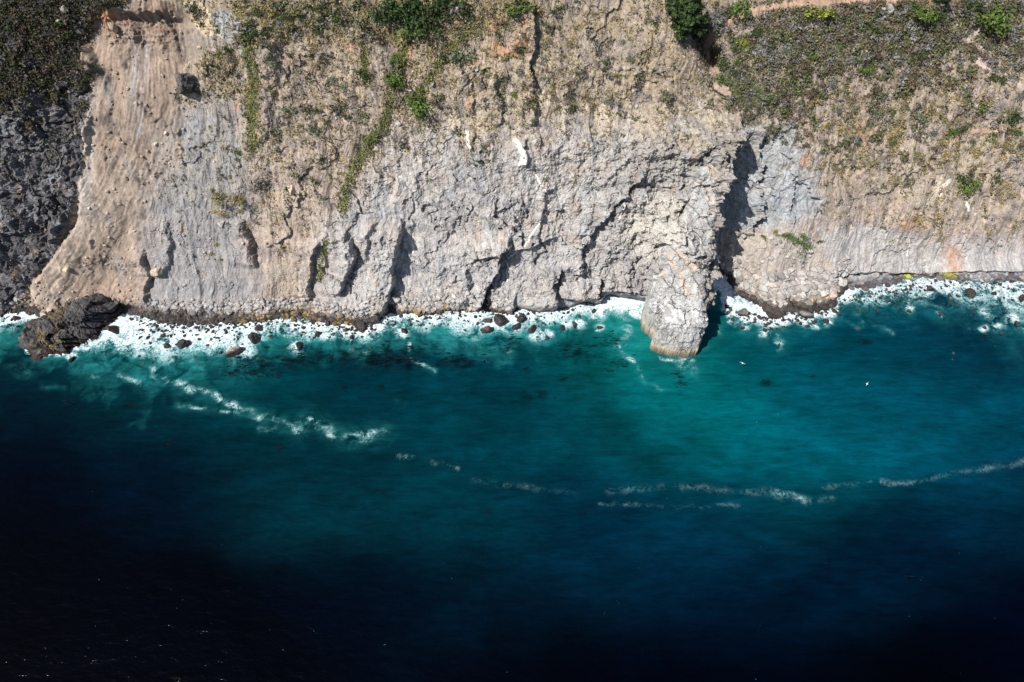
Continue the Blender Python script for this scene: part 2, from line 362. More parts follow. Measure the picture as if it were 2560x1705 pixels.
A = paint(A, M['topgreen'] * .75, col(.19, .165, .085))
tan = lerp(col(.245, .182, .135), col(.16, .122, .096), smooth(-.25, .45, -fl * .6 + .5 * nC + .5 * nB)[..., None])  # tan dirt, painted darker to include left-side vignetting
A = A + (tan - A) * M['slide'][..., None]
A = paint(A, M['slide'] * smooth(.1, .5, fl2 + .4 * nC) * .6, col(.29, .22, .16))
A = paint(A, M['slide'] * linemask([(345, 120), (340, 240), (350, 330)], 22) * smooth(-.3, .3, fl2) * .8, col(.28, .28, .28))
A = paint(A, M['slide'] * polymask([(215, 230), (240, 225), (240, 560), (190, 580)], 14), col(.34, .29, .245))
A = paint(A, M['slide'] * polymask([(390, 330), (450, 330), (420, 470), (330, 640), (350, 480)], 22) * .6, col(.30, .27, .25))
A = paint(A, M['slide'] * polymask([(240, 20), (450, 20), (440, 95), (250, 80)], 12) * smooth(-.2, .4, nC + nB), col(.20, .125, .085))
A = paint(A, M['grey'] * smooth(-.1, .5, fl2 - .2 * nC) * .7, col(.27, .26, .255))
A = paint(A, M['grey'] * smooth(.15, .5, nA + .5 * nC) * .5, col(.28, .225, .18))
A = paint(A, M['grey'] * polymask([(440, 300), (500, 270), (500, 350), (470, 400)], 12) * .7, col(.215, .22, .235))
A = paint(A, slr * .7, col(.135, .108, .09))
A = paint(A, M['slide'] * linemask([(330, 430), (240, 560), (170, 650), (130, 730)], 55) * smooth(-.4, .3, fl2 + fl * .3) * .75, col(.33, .265, .21))
A = paint(A, M['slide'] * np.clip(blob(262, 300, 26, 34, 1) * 1.3 + blob(265, 215, 14, 40, 1), 0, 1) * smooth(-.3, .2, nC + nB) * .85, col(.10, .085, .075))
A *= (1 + (.34 * fbm(flow * 26, PY / 70, 4, 118) + .3 * fbm(flow * 9, PY / 130, 4, 119)) * np.maximum(M['slide'], .7 * M['grey']))[..., None]
A = paint(A, M['slide'] * smooth(.1, .45, fbm(Xg / 1.6, Sg / 2.2, 4, 112) + .3 * nB) * .3, col(.10, .08, .068))
A = paint(A, M['slide'] * smooth(.2, .5, fbm(Xg / 12, Sg / 22, 4, 113)) * .6, col(.21, .20, .19))
top_ = (1 - smooth(40, 330, PY + 60 * nA)) * (1 - M['slide']) * (1 - M['leftveg']) * (1 - M['leftrock']) * (1 - M['path'])
A = paint(A, top_ * (.25 + .6 * smooth(-.3, .3, nB)) * .7, col(.20, .165, .115))
A = paint(A, M['creamstrip'], col(.50, .395, .255))
A = paint(A, M['greystrip'], col(.26, .265, .265))
# warm iron-stained soil
for cx, cy, rx, ry in [(1240, 55, 16, 18), (1305, 60, 14, 22), (1275, 120, 45, 26), (1110, 70, 10, 24), (870, 110, 14, 18), (1025, 130, 10, 40), (1170, 155, 22, 14), (2318, 15, 26, 26), (2500, 35, 28, 16),
                       (1790, 130, 9, 45), (1005, 170, 10, 50), (1175, 260, 10, 20), (590, 290, 8, 30), (2165, 330, 18, 26), (2010, 400, 16, 20), (2380, 640, 16, 40), (265, 35, 26, 14), (2280, 560, 25, 12)]:
    A = paint(A, np.clip(blob(cx, cy, rx, ry) * 1.5, 0, 1) * smooth(-.35, .2, nC + .5 * nB) * .8, col(.42, .19, .09))
# rusty and ochre lichen flecks over the face
A = paint(A, smooth(.3, .55, nC * .6 + nB * .8) * (1 - M['slide']) * (1 - M['leftveg']) * (1 - M['beach']) * .45, col(.42, .25, .13))
A = paint(A, smooth(.55, .8, rnd3) * .35 * crag, col(.26, .245, .235))
A = paint(A, smooth(.0, .25, .22 - rnd3) * .4 * crag * (1 - M['leftrock']), col(.50, .45, .38))
A *= (1 + .22 * nV * (1 - .5 * M['greyrock']))[..., None]
A *= (1 + .16 * (rnd4 - .5) + .30 * fbm(Xg / .9, Sg / 1.3, 3, 116) + .35 * fbm((Xg + .35 * Sg) / 2.2, Sg / 9, 5, 117, .6) * crag)[..., None]
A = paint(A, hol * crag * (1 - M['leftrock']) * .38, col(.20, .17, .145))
A = paint(A, smooth(.0, .4, nB - .6 * nA) * np.clip(M['greyrock'] + M['rightpale'] + .4 * (PY > 250), 0, 1) * (1 - M['slide']) * (1 - M['leftrock']) * .5, col(.265, .265, .28))
A = paint(A, smooth(.25, .55, fbm(Xg / 2.2, Sg / 3.5, 4, 107) + .3 * nA) * crag * (1 - M['leftrock']) * .5, col(.47, .45, .415))
up_ = (1 - M['slide']) * (1 - M['leftrock']) * (1 - M['beach']) * (1 - M['path'])
fk1 = fbm(Xg / .8, Sg / 1.1, 3, 130) + .35 * nB; fk2 = fbm(Xg / 1.1, Sg / 1.4, 3, 131) + .3 * nA; fk3 = fbm(Xg / .7, Sg / .9, 2, 132) + .3 * nD
upw = up_ * (1 - .8 * smooth(380, 620, PY + 60 * nA)) * (1 - .5 * M['greyrock'])
A = paint(A, upw * smooth(.18, .4, fk1) * .7, col(.34, .255, .12))
A = paint(A, upw * smooth(.15, .4, fk2) * .75, col(.12, .095, .085))
A = paint(A, upw * smooth(.2, .4, fk3) * .6, col(.15, .145, .07))
A = paint(A, M['greyrock'] * smooth(.05, .45, fbm(Xg / 5, Sg / 14, 5, 133, .6) + .2 * nA) * (1 - .6 * smooth(450, 650, PY)) * .65, col(.30, .235, .18))
A = paint(A, M['greyrock'] * smooth(.1, .45, fbm(Xg / 3.5, Sg / 6, 5, 134, .6)) * .5, col(.22, .215, .225))
# pale quartz veins and guano
vein = np.maximum.reduce([linemask([(1168, 330), (1170, 360), (1180, 378)], 5), linemask([(1290, 350), (1300, 365), (1306, 385), (1312, 405)], 6), linemask([(1308, 375), (1300, 410)], 5),
                          linemask([(1335, 430), (1368, 480), (1368, 520), (1335, 570), (1310, 610), (1270, 645)], 2.0), linemask([(1560, 480), (1540, 540)], 1.6),
                          linemask([(1360, 440), (1372, 470)], 2), linemask([(1270, 655), (1268, 700)], 2), linemask([(1030, 580), (1032, 640)], 1.5), linemask([(1660, 480), (1680, 540), (1690, 580)], 1.6),
                          linemask([(2275, 600), (2272, 640)], 1.5), linemask([(2410, 505), (2420, 525)], 5), linemask([(2375, 450), (2350, 470), (2345, 500)], 6)])
A = paint(A, smooth(.35, .7, vein), col(.68, .64, .57))
A = paint(A, np.clip(linemask([(1655, 560), (1660, 620), (1655, 700)], 26) * (.6 + nC), 0, 1) * .6, col(.56, .53, .48))
A = paint(A, polymask([(1560, 520), (1640, 470), (1700, 500), (1660, 600), (1600, 650), (1540, 600)], 30) * .5, col(.53, .49, .41))
A = paint(A, polymask([(1770, 640), (1800, 620), (1830, 680), (1790, 740), (1770, 720)], 8, 1) * smooth(-.1, .3, nC + nB) * .8, col(.62, .64, .66))
A = paint(A, np.clip(blob(730, 485, 28, 16) + blob(1062, 300, 1, 1) + blob(160, 670, 13, 16, 1) * 1.5 + blob(1025, 215, 9, 26) + blob(2350, 460, 20, 26), 0, 1) * .8, col(.50, .40, .30))
A = paint(A, np.clip(M['path'] * 1.4 - .2, 0, 1), col(.36, .235, .16))
pathR = linemask([(2520, 40), (2482, 58), (2430, 99), (2485, 128), (2449, 153), (2522, 190), (2580, 236)], 7)
A = paint(A, np.clip(pathR * 1.5 - .2, 0, 1), col(.38, .31, .26))
# joints in the rock collect dark debris
A *= (1 - .22 * crag * np.exp(-e3 / .035) * np.clip(M['greyrock'] + M['recess'] + M['leftrock'] + M['rightpale'], 0, 1))[..., None]
A = paint(A, M['beach'], col(.235, .235, .24))
# wet and weed-covered foot of the cliff
dsh = Zt + .7 + 1.3 * fbm(Xg / 3, Sg / 3, 4, 120) + 1.0 * fbm(Xg / 14, Xg * 0, 2, 121)
wet = 1 - smooth(1.2, 3.2, dsh)
wet_col = lerp(col(.045, .040, .036), col(.12, .088, .032), (smooth(.1, .35, nC + nB) * polymask([(560, 700), (860, 700), (870, 840), (560, 840)], 60) + smooth(.1, .4, nB) * polymask([(1000, 700), (1210, 700), (1210, 840), (1000, 840)], 60)).clip(0, 1)[..., None])
A = A + (wet_col - A) * (wet * (1 - M['beach']))[..., None]
A = paint(A, wet * M['beach'] * (1 - smooth(1.0, 2.2, dsh)), col(.075, .07, .075))
A = paint(A, np.clip(blob(2374, 688, 14, 7, 1) + .8 * blob(2275, 695, 12, 4, 1), 0, 1), col(.36, .36, .03))
A = np.clip(A * .93, .01, .9)
M = MG

# ------------------------------------------------------------------ material helpers
def new_mat(name):
    m = bpy.data.materials.new(name); m.use_nodes = True
    n = m.node_tree; b = n.nodes['Principled BSDF']; return m, n, b
def N(n, t, **kw):
    x = n.nodes.new(t)
    for k, v in kw.items():
        if hasattr(x, k): setattr(x, k, v)
        else: x.inputs[k].default_value = v
    return x
def math_(n, op, a, b=None, c=None, clamp=False):
    x = n.nodes.new('ShaderNodeMath'); x.operation = op; x.use_clamp = clamp
    for i, v in enumerate((a, b, c)):
        if v is None: continue
        if isinstance(v, (int, float)): x.inputs[i].default_value = v
        else: n.links.new(v, x.inputs[i])
    return x.outputs[0]
def mixc(n, f, a, b, blend='MIX'):
    x = n.nodes.new('ShaderNodeMix'); x.data_type = 'RGBA'; x.blend_type = blend
    for s, v in ((x.inputs[0], f), (x.inputs[6], a), (x.inputs[7], b)):
        if isinstance(v, (int, float)): s.default_value = v
        elif isinstance(v, tuple): s.default_value = v if len(v) == 4 else v + (1,)
        else: n.links.new(v, s)
    return x.outputs[2]
def maprange(n, v, a, b, c=0., d=1., smoothstep=True):
    x = n.nodes.new('ShaderNodeMapRange'); x.interpolation_type = 'SMOOTHSTEP' if smoothstep else 'LINEAR'
    n.links.new(v, x.inputs[0])
    for i, q in enumerate((a, b, c, d)): x.inputs[i + 1].default_value = q
    return x.outputs[0]

def rock_mat(name, attr=None, base=(.3, .27, .24), rough=.9, bump=.5, scale=1.0, wetz=None, tone2=None):
    m, n, b = new_mat(name)
    geo = N(n, 'ShaderNodeNewGeometry'); pos = geo.outputs['Position']
    if attr:
        a = N(n, 'ShaderNodeAttribute'); a.attribute_name = attr; c = a.outputs['Color']
    else:
        oi = N(n, 'ShaderNodeObjectInfo')
        nz = N(n, 'ShaderNodeTexNoise', Scale=.6 * scale, Detail=5.0); n.links.new(pos, nz.inputs['Vector'])
        c = mixc(n, maprange(n, nz.outputs[0], .35, .65), base + (1,), (tone2 or tuple(x * .6 for x in base)) + (1,))
        v = maprange(n, oi.outputs['Random'], 0, 1, .7, 1.3, False)
        hs = N(n, 'ShaderNodeHueSaturation'); n.links.new(c, hs.inputs['Color']); n.links.new(v, hs.inputs['Value']); c = hs.outputs[0]
    n1 = N(n, 'ShaderNodeTexNoise', Scale=2.4 * scale, Detail=9.0, Roughness=.66); n.links.new(pos, n1.inputs['Vector'])
    n2 = N(n, 'ShaderNodeTexNoise', Scale=.35 * scale, Detail=6.0, Roughness=.6); n.links.new(pos, n2.inputs['Vector'])
    k = math_(n, 'ADD', maprange(n, n1.outputs[0], .25, .75, .55, 1.45, False), maprange(n, n2.outputs[0], .3, .7, -.18, .18, False))
    vm = n.nodes.new('ShaderNodeVectorMath'); vm.operation = 'SCALE'; n.links.new(c, vm.inputs[0]); n.links.new(k, vm.inputs['Scale'])
    c = vm.outputs[0]
    if wetz is not None:
        sep = N(n, 'ShaderNodeSeparateXYZ'); n.links.new(pos, sep.inputs[0])
        zz = math_(n, 'ADD', sep.outputs[2], math_(n, 'MULTIPLY', n2.outputs[0], -1.5))
        wt = maprange(n, zz, wetz - 1.4, wetz, 1, 0)
        c = mixc(n, wt, c, (.028, .022, .020, 1))
        n.links.new(maprange(n, wt, 0, 1, rough, .35), b.inputs['Roughness'])
    else: b.inputs['Roughness'].default_value = rough
    n.links.new(c, b.inputs['Base Color'])
    b.inputs['Specular IOR Level'].default_value = .25
    hgt = n1.outputs[0]
    bp = N(n, 'ShaderNodeBump', Strength=bump, Distance=.9 / scale); n.links.new(hgt, bp.inputs['Height']); n.links.new(bp.outputs[0], b.inputs['Normal'])
    return m

def grid_mesh(name, V, faces, cols=None, floats=None, smoothf=True):
    me = bpy.data.meshes.new(name)
    nv = len(V); nf = len(faces); k = faces.shape[1]
    me.vertices.add(nv); me.vertices.foreach_set('co', np.ascontiguousarray(V, np.float32).ravel())
    me.loops.add(nf * k); me.loops.foreach_set('vertex_index', np.ascontiguousarray(faces, np.int32).ravel())
    me.polygons.add(nf); me.polygons.foreach_set('loop_start', np.arange(0, nf * k, k, dtype=np.int32))
    me.polygons.foreach_set('loop_total', np.full(nf, k, np.int32))
    me.polygons.foreach_set('use_smooth', np.full(nf, smoothf, bool))
    me.update(calc_edges=True)
    for nm, a in (cols or {}).items():
        at = me.attributes.new(nm, 'FLOAT_COLOR', 'POINT')
        rgba = np.ones((nv, 4), np.float32); rgba[:, :3] = a; at.data.foreach_set('color', rgba.ravel())
    for nm, a in (floats or {}).items():
        at = me.attributes.new(nm, 'FLOAT', 'POINT'); at.data.foreach_set('value', np.ascontiguousarray(a, np.float32))
    return me
def link(name, me, mat, parent=None):
    o = bpy.data.objects.new(name, me); C.objects.link(o)
    if mat and len(me.materials) == 0: me.materials.append(mat)
    if parent: o.parent = parent
    return o
def tag(o, label=None, cat=None, group=None, kind=None):
    if label: o['label'] = label
    if cat: o['category'] = cat
    if group: o['group'] = group
    if kind: o['kind'] = kind
    return o

MAT_GROUND = rock_mat('weathered_rock_and_soil', attr='col', bump=.32)
MAT_SCREE = rock_mat('loose_scree', attr='col', bump=.22, scale=1.8)
MAT_BEACH = rock_mat('dark_shingle', attr='col', bump=.15, scale=3)

idx = np.arange(nr * nc).reshape(nr, nc)
Fq = np.stack([idx[:-1, :-1], idx[:-1, 1:], idx[1:, 1:], idx[1:, :-1]], -1).reshape(-1, 4)
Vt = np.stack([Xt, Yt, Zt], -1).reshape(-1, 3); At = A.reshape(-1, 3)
zone = np.zeros((nr, nc), np.int8)
zone[(M['slide'] > .5)] = 1
zone[(M['beach'] > .5) & (Sg < 20)] = 2
zf = zone[:-1, :-1].ravel()
def sub(fmask, name, mat, sm):
    F = Fq[fmask]; u, inv = np.unique(F, return_inverse=True)
    me = grid_mesh(name, Vt[u], inv.reshape(-1, 4), {'col': At[u]}, smoothf=sm)
    return link(name, me, mat)
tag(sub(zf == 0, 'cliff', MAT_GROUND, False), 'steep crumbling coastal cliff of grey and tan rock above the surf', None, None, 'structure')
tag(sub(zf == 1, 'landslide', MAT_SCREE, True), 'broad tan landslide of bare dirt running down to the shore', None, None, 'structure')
tag(sub(zf == 2, 'beach', MAT_BEACH, True), 'dark grey shingle beach at the foot of the cliff', None, None, 'structure')

# picture lookup of the finished ground: which ground point stands at a given place of the view
fpx, fpy = project(Vt[:, 0], Vt[:, 1], Vt[:, 2])
LW, LH = 1280, 440
ok = (fpx > 0) & (fpx < 2560) & (fpy > 0) & (fpy < 880) & (Vt[:, 2] > -.2)
ii = np.nonzero(ok)[0]
dist = Vt[ii, 0] ** 2 + Vt[ii, 1] ** 2 + (Vt[ii, 2] - H) ** 2
order = np.argsort(-dist)
look = np.full((LH, LW), -1, np.int64)
look[(fpy[ii][order] / 2).astype(int), (fpx[ii][order] / 2).astype(int)] = ii[order]
visible = np.zeros(len(Vt), bool)
_b = look[(np.clip(fpy, 0, 879) / 2).astype(int), (np.clip(fpx, 0, 2559) / 2).astype(int)]
dall = np.sqrt(Vt[:, 0] ** 2 + Vt[:, 1] ** 2 + (Vt[:, 2] - H) ** 2)
visible = ok & (_b >= 0) & (dall < dall[np.maximum(_b, 0)] + 2.0)
def ground(px, py):
    cx, cy = int(px / 2), int(py / 2)
    for r in range(0, 14):
        y0, y1, x0, x1 = max(cy - r, 0), min(cy + r + 1, LH), max(cx - r, 0), min(cx + r + 1, LW)
        s = look[y0:y1, x0:x1]; g = s[s >= 0]
        if len(g): return Vt[g[len(g) // 2]].copy()
    x, y = sea_pt(px, py); return np.array([x, y, 0.])

# ------------------------------------------------------------------ rocks
def ico(sub):
    import bmesh
    bm = bmesh.new(); bmesh.ops.create_icosphere(bm, subdivisions=sub, radius=1)
    bm.verts.ensure_lookup_table()
    V = np.array([v.co[:] for v in bm.verts], np.float32); F = np.array([[v.index for v in f.verts] for f in bm.faces], np.int32)
    bm.free(); return V, F
ICO1, ICO2, ICO3, ICO5 = ico(1), ico(2), ico(3), ico(5)
def rock_shape(I, r, ncut=14, flat=.75, rough=.08):
    V, F = I
    nrm = r.normal(size=(ncut, 3)); nrm /= np.linalg.norm(nrm, axis=1)[:, None]
    dd = r.uniform(.42, 1.0, ncut)
    dp = V @ nrm.T
    rad = np.min(np.where(dp > .05, dd / np.maximum(dp, .05), 9), axis=1)
    rad = np.minimum(rad, 1.15)
    P = V * rad[:, None]
    P = P * (1 + rough * fbm(V[:, 0] * 3 + V[:, 2] * 2 + r.uniform(0, 50), V[:, 1] * 3 - V[:, 2] * 1.5, 3, 200)[:, None])
    P = P * np.array([1, r.uniform(.7, 1), r.uniform(flat * .8, flat)])
    a = r.uniform(0, 2 * PI); ca, sa = math.cos(a), math.sin(a)
    return P @ np.array([[ca, sa, 0], [-sa, ca, 0], [0, 0, 1]])
rr = np.random.default_rng(5)
MAT_DRY = rock_mat('dry_grey_boulder', base=(.36, .335, .30), bump=.4, scale=2, wetz=1.6)
MAT_TAN = rock_mat('tan_boulder', base=(.46, .35, .25), bump=.4, scale=2, tone2=(.33, .25, .19))
MAT_WET = rock_mat('wet_dark_boulder', base=(.045, .038, .034), bump=.5, scale=2, rough=.55, wetz=2.0, tone2=(.028, .023, .02))
MAT_MUSSEL = rock_mat('brown_weedy_rock', base=(.085, .055, .038), bump=.5, scale=2, rough=.7, wetz=1.9, tone2=(.035, .02, .015))
MAT_KNOB = rock_mat('dark_craggy_rock', base=(.13, .115, .105), bump=.5, scale=1, tone2=(.07, .065, .065))
MAT_CRUST = rock_mat('guano_crusted_rock', base=(.42, .38, .33), bump=.5, scale=1.2, wetz=2.2, tone2=(.16, .10, .05))
ROCK_ME = {}
for mname, mm in (('dry', MAT_DRY), ('tan', MAT_TAN), ('wet', MAT_WET), ('brown', MAT_MUSSEL)):
    L = []
    for k in range(7):
        P = rock_shape(ICO3, rr, int(rr.integers(11, 18)), rr.uniform(.95, 1.3), .14)
        me = grid_mesh('boulder', P, ICO3[1], smoothf=False); me.materials.append(mm); L.append(me)
    ROCK_ME[mname] = L
ROCKS = []   # (px, py, size m, type, x, y)
def r_small(r): return r < 10
def add_rock(px, py, rpx, typ, sea=False, sink=.3, squash=1.0):
    s = rpx * 0.158 * (1.12 if sea and rpx > 9 else .9 if sea else 1)
    if sea: x, y = sea_pt(px, py); p = np.array([x, y, 0.])
    else: p = ground(px, py)
    me = ROCK_ME[typ][rr.integers(0, 7)]
    o = bpy.data.objects.new('boulder', me); C.objects.link(o)
    o.location = (p[0], p[1], p[2] + s * (.5 - sink) * .6)
    o.rotation_euler = (rr.uniform(-.3, .3), rr.uniform(-.3, .3), rr.uniform(0, 6.28))
    k = rr.uniform(.9, 1.1)
    k = rr.uniform(.72, 1.35) if r_small(rpx) else k
    o.scale = (s * k, s / k, s * squash * rr.uniform(.75, 1.2))
    ROCKS.append([px, py, s, typ, sea, o]); return o
# rocks the photo shows singly: (x, y, radius, tone, in the sea, label)
NAMED = [
 (287, 826, 17, 'brown', 1, 'large dark pyramid boulder in white foam right of the black outcrop'),
 (458, 862, 20, 'wet', 1, 'big square dark boulder standing in the foam below the grey scree'),
 (418, 866, 11, 'wet', 1, 'dark boulder close to the left of the big square boulder in the foam'),
 (588, 884, 24, 'brown', 1, 'isolated brown and white crusted rock farthest out below the grey scree'),
 (552, 882, 7, 'wet', 1, 'half submerged dark rock left of the brown and white crusted rock'),
 (636, 846, 21, 'wet', 1, 'tall blackish boulder topping a string of rocks below the grey scree'),
 (650, 822, 12, 'wet', 1, 'dark rock just shoreward of the tall blackish boulder'),
 (566, 832, 8, 'wet', 1, 'upright narrow dark rock in foam between two bigger boulders'),
 (180, 898, 9, 'brown', 1, 'lone wave-washed rock ringed by foam seaward of the black outcrop'),
 (43, 797, 10, 'wet', 1, 'dark rock in the foam at the far left of the shore'),
 (116, 783, 13, 'tan', 0, 'tan boulder lodged at the landslide foot behind the black outcrop'),
 (51, 772, 13, 'wet', 0, 'low dark boulder on the left shore below the dark rock wall'),
 (930, 802, 18, 'wet', 1, 'largest black boulder against the shore left of the weedy rubble'),
 (899, 818, 15, 'wet', 1, 'angular black boulder seaward of the largest black shore boulder'),
 (1212, 828, 16, 'brown', 1, 'pointed reddish dark rock standing out in the bay foam'),
 (1216, 802, 12, 'wet', 1, 'grey flat rock behind the pointed reddish rock in the bay'),
 (1256, 803, 18, 'wet', 1, 'long low dark rock in white foam at the middle of the bay'),
 (1304, 797, 15, 'wet', 1, 'wide dark rock right of the long low rock in the bay'),
 (1293, 819, 13, 'wet', 1, 'round dark rock below the wide rock in the bay'),
 (1332, 823, 14, 'brown', 1, 'reddish low rock right of the round rock in the bay'),
 (1484, 777, 8, 'wet', 1, 'small round dark rock alone in foam near the cove beach'),
 (1437, 814, 11, 'brown', 1, 'flat brown rock at the right end of the bay rocks'),
 (1405, 822, 10, 'brown', 1, 'knobbly reddish rock awash beside the flat brown rock'),
 (1368, 845, 9, 'brown', 1, 'low reddish rock awash at the outer edge of the foam'),
 (1497, 820, 8, 'wet', 1, 'rock just breaking the surface in turquoise water by the headland'),
 (1190, 792, 7, 'wet', 1, 'small grey rock close under the rib shadow in the foam'),
 (796, 836, 11, 'wet', 1, 'dark wave-washed rock in the middle of the long foam belt'),
 (1010, 828, 10, 'brown', 1, 'reddish rock awash right of the largest black boulder'),
 (750, 868, 12, 'wet', 1, 'dark sunken rock in the teal water beyond the foam belt'),
 (878, 843, 8, 'wet', 1, 'dark low rock seaward of the angular black boulder'),
 (2098, 706, 24, 'dry', 0, 'huge pale triangular slab on the shore between rubble and shingle'),
 (1857, 782, 18, 'dry', 0, 'rounded dark-footed boulder at the left corner of the rubble apron'),
 (2012, 788, 18, 'dry', 0, 'rounded grey boulder splashed by waves at the apron edge'),
 (1968, 700, 14, 'dry', 0, 'pale block standing on the upper part of the rubble apron'),
 (2422, 733, 14, 'wet', 1, 'largest dark rock in the foam near the right edge'),
 (2484, 735, 9, 'wet', 1, 'dark rock right of the largest rock in the right-hand foam'),
 (2552, 748, 12, 'wet', 1, 'dark boulder cut by the right edge of the view'),
 (2324, 721, 10, 'wet', 1, 'dark boulder at the shore left of the yellow seep'),
 (2270, 778, 9, 'brown', 1, 'reddish wave-broken rock alone off the shingle beach'),
 (2349, 782, 5, 'wet', 1, 'tiny rock with a foam cap off the shingle beach'),
 (2141, 779, 7, 'brown', 1, 'small reddish rock off the right corner of the rubble apron'),
 (2540, 812, 10, 'brown', 1, 'brown rock swirled by foam below the right-hand breakers'),
 (2460, 820, 8, 'wet', 1, 'sunken dark rock beneath the right-hand breakers'),
 (1948, 862, 6, 'brown', 1, 'outermost small rock with a foam plume off the apron'),
 (1856, 820, 8, 'wet', 1, 'sunken round rock ringed with foam right of the headland'),
 (1815, 785, 8, 'wet', 1, 'dark rock in the gap foam between headland and apron'),
 (1912, 826, 9, 'wet', 1, 'rock awash in foam beneath the middle of the apron'),
 (1804, 224, 22, 'tan', 0, 'big pinkish brown boulder perched beside the reed patch above the cliff'),
 (467, 210, 31, 'wet', 0, 'huge dark knob of rock standing out of the landslide edge'),
 (997, 310, 9, 'dry', 0, 'white block on the slope below the dark green bush'),
 (343, 261, 7, 'tan', 0, 'pale cream block in the middle of the landslide'),
 (316, 92, 4, 'dry', 0, 'pale block just beneath the landslide scarp'),
 (203, 79, 9, 'dry', 0, 'grey boulder at the left brow of the landslide'),
 (267, 660, 6, 'dry', 0, 'grey block lying on the lower tan slope'),
 (312, 661, 7, 'tan', 0, 'tan block right of the grey block on the lower slope'),
 (395, 680, 16, 'tan', 0, 'large pale boulder wedged at the foot of the scree gully'),
 (165, 675, 10, 'tan', 0, 'orange tan slab poking from the lower left fan'),
 (454, 405, 8, 'dry', 0, 'grey blue block high on the scree'),
 (427, 395, 6, 'dry', 0, 'small grey block left of the grey blue block'),
 (730, 478, 18, 'tan', 0, 'pale block bulging from the grey slope'),
 (840, 290, 7, 'dry', 0, 'blue grey block on the brown slope'),
 (315, 446, 6, 'tan', 0, 'cream block alone on the middle landslide'),
 (552, 560, 9, 'dry', 0, 'pale block under the lowest green cushions'),
 (455, 755, 7, 'tan', 0, 'tan block on the rubble under the grey scree'),
 (570, 780, 12, 'dry', 0, 'largest grey block in the shore rubble'),
 (516, 790, 8, 'dry', 0, 'white block in the shore rubble'),
 (2205, 20, 8, 'dry', 0, 'leftmost pale stone of the heap beside the dirt track'), (2222, 24, 9, 'dry', 0, 'largest pale stone of the heap beside the dirt track'), (2238, 20, 7, 'dry', 0, 'rightmost pale stone of the heap beside the dirt track'),
 (161, 22, 8, 'dry', 0, 'single pale stone on the dark hillside at the upper left'), (148, 92, 7, 'dry', 0, 'small grey stone on the dark hillside near the landslide brow'),
 (285, 70, 13, 'tan', 0, 'tan crag block under the left end of the landslide scarp'), (415, 330, 7, 'tan', 0, 'tan block on the landslide left of the dark knob foot'),
]
for (x, y, r_, t_, sea, lab) in NAMED:
    o = add_rock(x, y, r_, t_, bool(sea), sink=.35)
    if lab.startswith('huge dark knob'):
        Pk = rock_shape(ICO5, rr, 26, 1., .2); kx_, ky_, kz_ = Pk.T
        fk = facet((kx_ + kz_ * .6) * 2.6 + .5 * fbm(kx_ * 2, kz_ * 2, 3, 9), (ky_ + kz_) * 2.6, 31, 1.)[0]
        mk = grid_mesh('boulder', Pk * (1 + .05 * fk[:, None]), ICO5[1], smoothf=False); mk.materials.append(MAT_KNOB); o.data = mk
        o.scale = (6.0, 5.6, 8.5); o.rotation_euler = (.5, 0, .5)
    if lab.startswith('isolated brown'): o.rotation_euler = (0, 0, .4); o.scale = (4.0, 2.5, 2.6); o.data = o.data.copy(); o.data.materials[0] = MAT_CRUST
    tag(o, lab, 'boulder')
# ---- further rocks: surf and shore
ZONES = []
def scatter_px(n, xr, dy, rpx, typs, label, sea=True, cond=None):
    """n rocks below (or above) the waterline between xr[0] and xr[1]"""
    L = []
    for _ in range(n * 6):
        if len(L) >= n: break
        px = rr.uniform(*xr); X, _y = sea_pt(px, 780); ysh = shore_y(X)
        _, shp = project(X, ysh, 0 * X)
        py = float(shp) + dy[0] + (dy[1] - dy[0]) * rr.random() ** 1.4
        if any((px - q[0]) ** 2 + (py - q[1]) ** 2 < (7 + q[2] / .158) ** 2 for q in ROCKS): continue
        if 55 < px < 345 and py > 770 and sea and abs(py - (885 - .36 * (px - 60))) < 48: continue
        if 1590 < px < 1790: continue
        r_ = rpx[0] + (rpx[1] - rpx[0]) * rr.random() ** 2.2
        o = add_rock(px, py, r_, typs[rr.integers(0, len(typs))], sea, .35); L.append(ROCKS[-1])
    ZONES.append((label, L))
ORD = ['leftmost', 'second', 'third', 'fourth', 'fifth', 'sixth', 'seventh', 'eighth', 'ninth', 'tenth', 'eleventh', 'twelfth']
scatter_px(12, (350, 420), (4, 60), (3, 7), ['wet', 'brown'], 'dark rocks in foam right of the pyramid boulder')
scatter_px(12, (420, 490), (4, 45), (3, 8), ['wet', 'brown'], 'dark rocks in foam above the square boulder')
scatter_px(12, (490, 620), (2, 35), (3, 8), ['wet', 'brown'], 'dark rocks in foam under the grey scree')
scatter_px(12, (660, 760), (2, 30), (3, 8), ['wet', 'brown'], 'dark rocks in foam below the green weed rubble')
scatter_px(12, (760, 890), (0, 26), (4, 9), ['wet'], 'dark rocks in foam left of the largest black boulder')
scatter_px(11, (960, 1080), (4, 40), (3, 8), ['wet', 'brown'], 'dark rocks in foam right of the largest black boulder')
scatter_px(12, (1080, 1200), (4, 40), (3, 7), ['wet', 'brown'], 'dark rocks in foam below the brown weed band')
scatter_px(10, (1200, 1320), (8, 60), (3, 6), ['wet', 'brown'], 'small dark rocks among the bay rocks')
scatter_px(10, (1330, 1460), (20, 70), (3, 6), ['brown'], 'small reddish rocks at the right of the bay')
scatter_px(10, (1830, 1960), (0, 30), (4, 9), ['wet', 'brown'], 'dark rocks washed at the left half of the apron edge')
scatter_px(10, (1960, 2120), (0, 30), (4, 9), ['brown', 'wet'], 'reddish rocks washed at the right half of the apron edge')
scatter_px(12, (2120, 2230), (2, 45), (4, 8), ['wet', 'brown'], 'dark rocks in surf right of the triangular slab')
scatter_px(12, (2230, 2340), (2, 50), (4, 8), ['wet', 'brown'], 'dark rocks in surf left of the yellow seep')
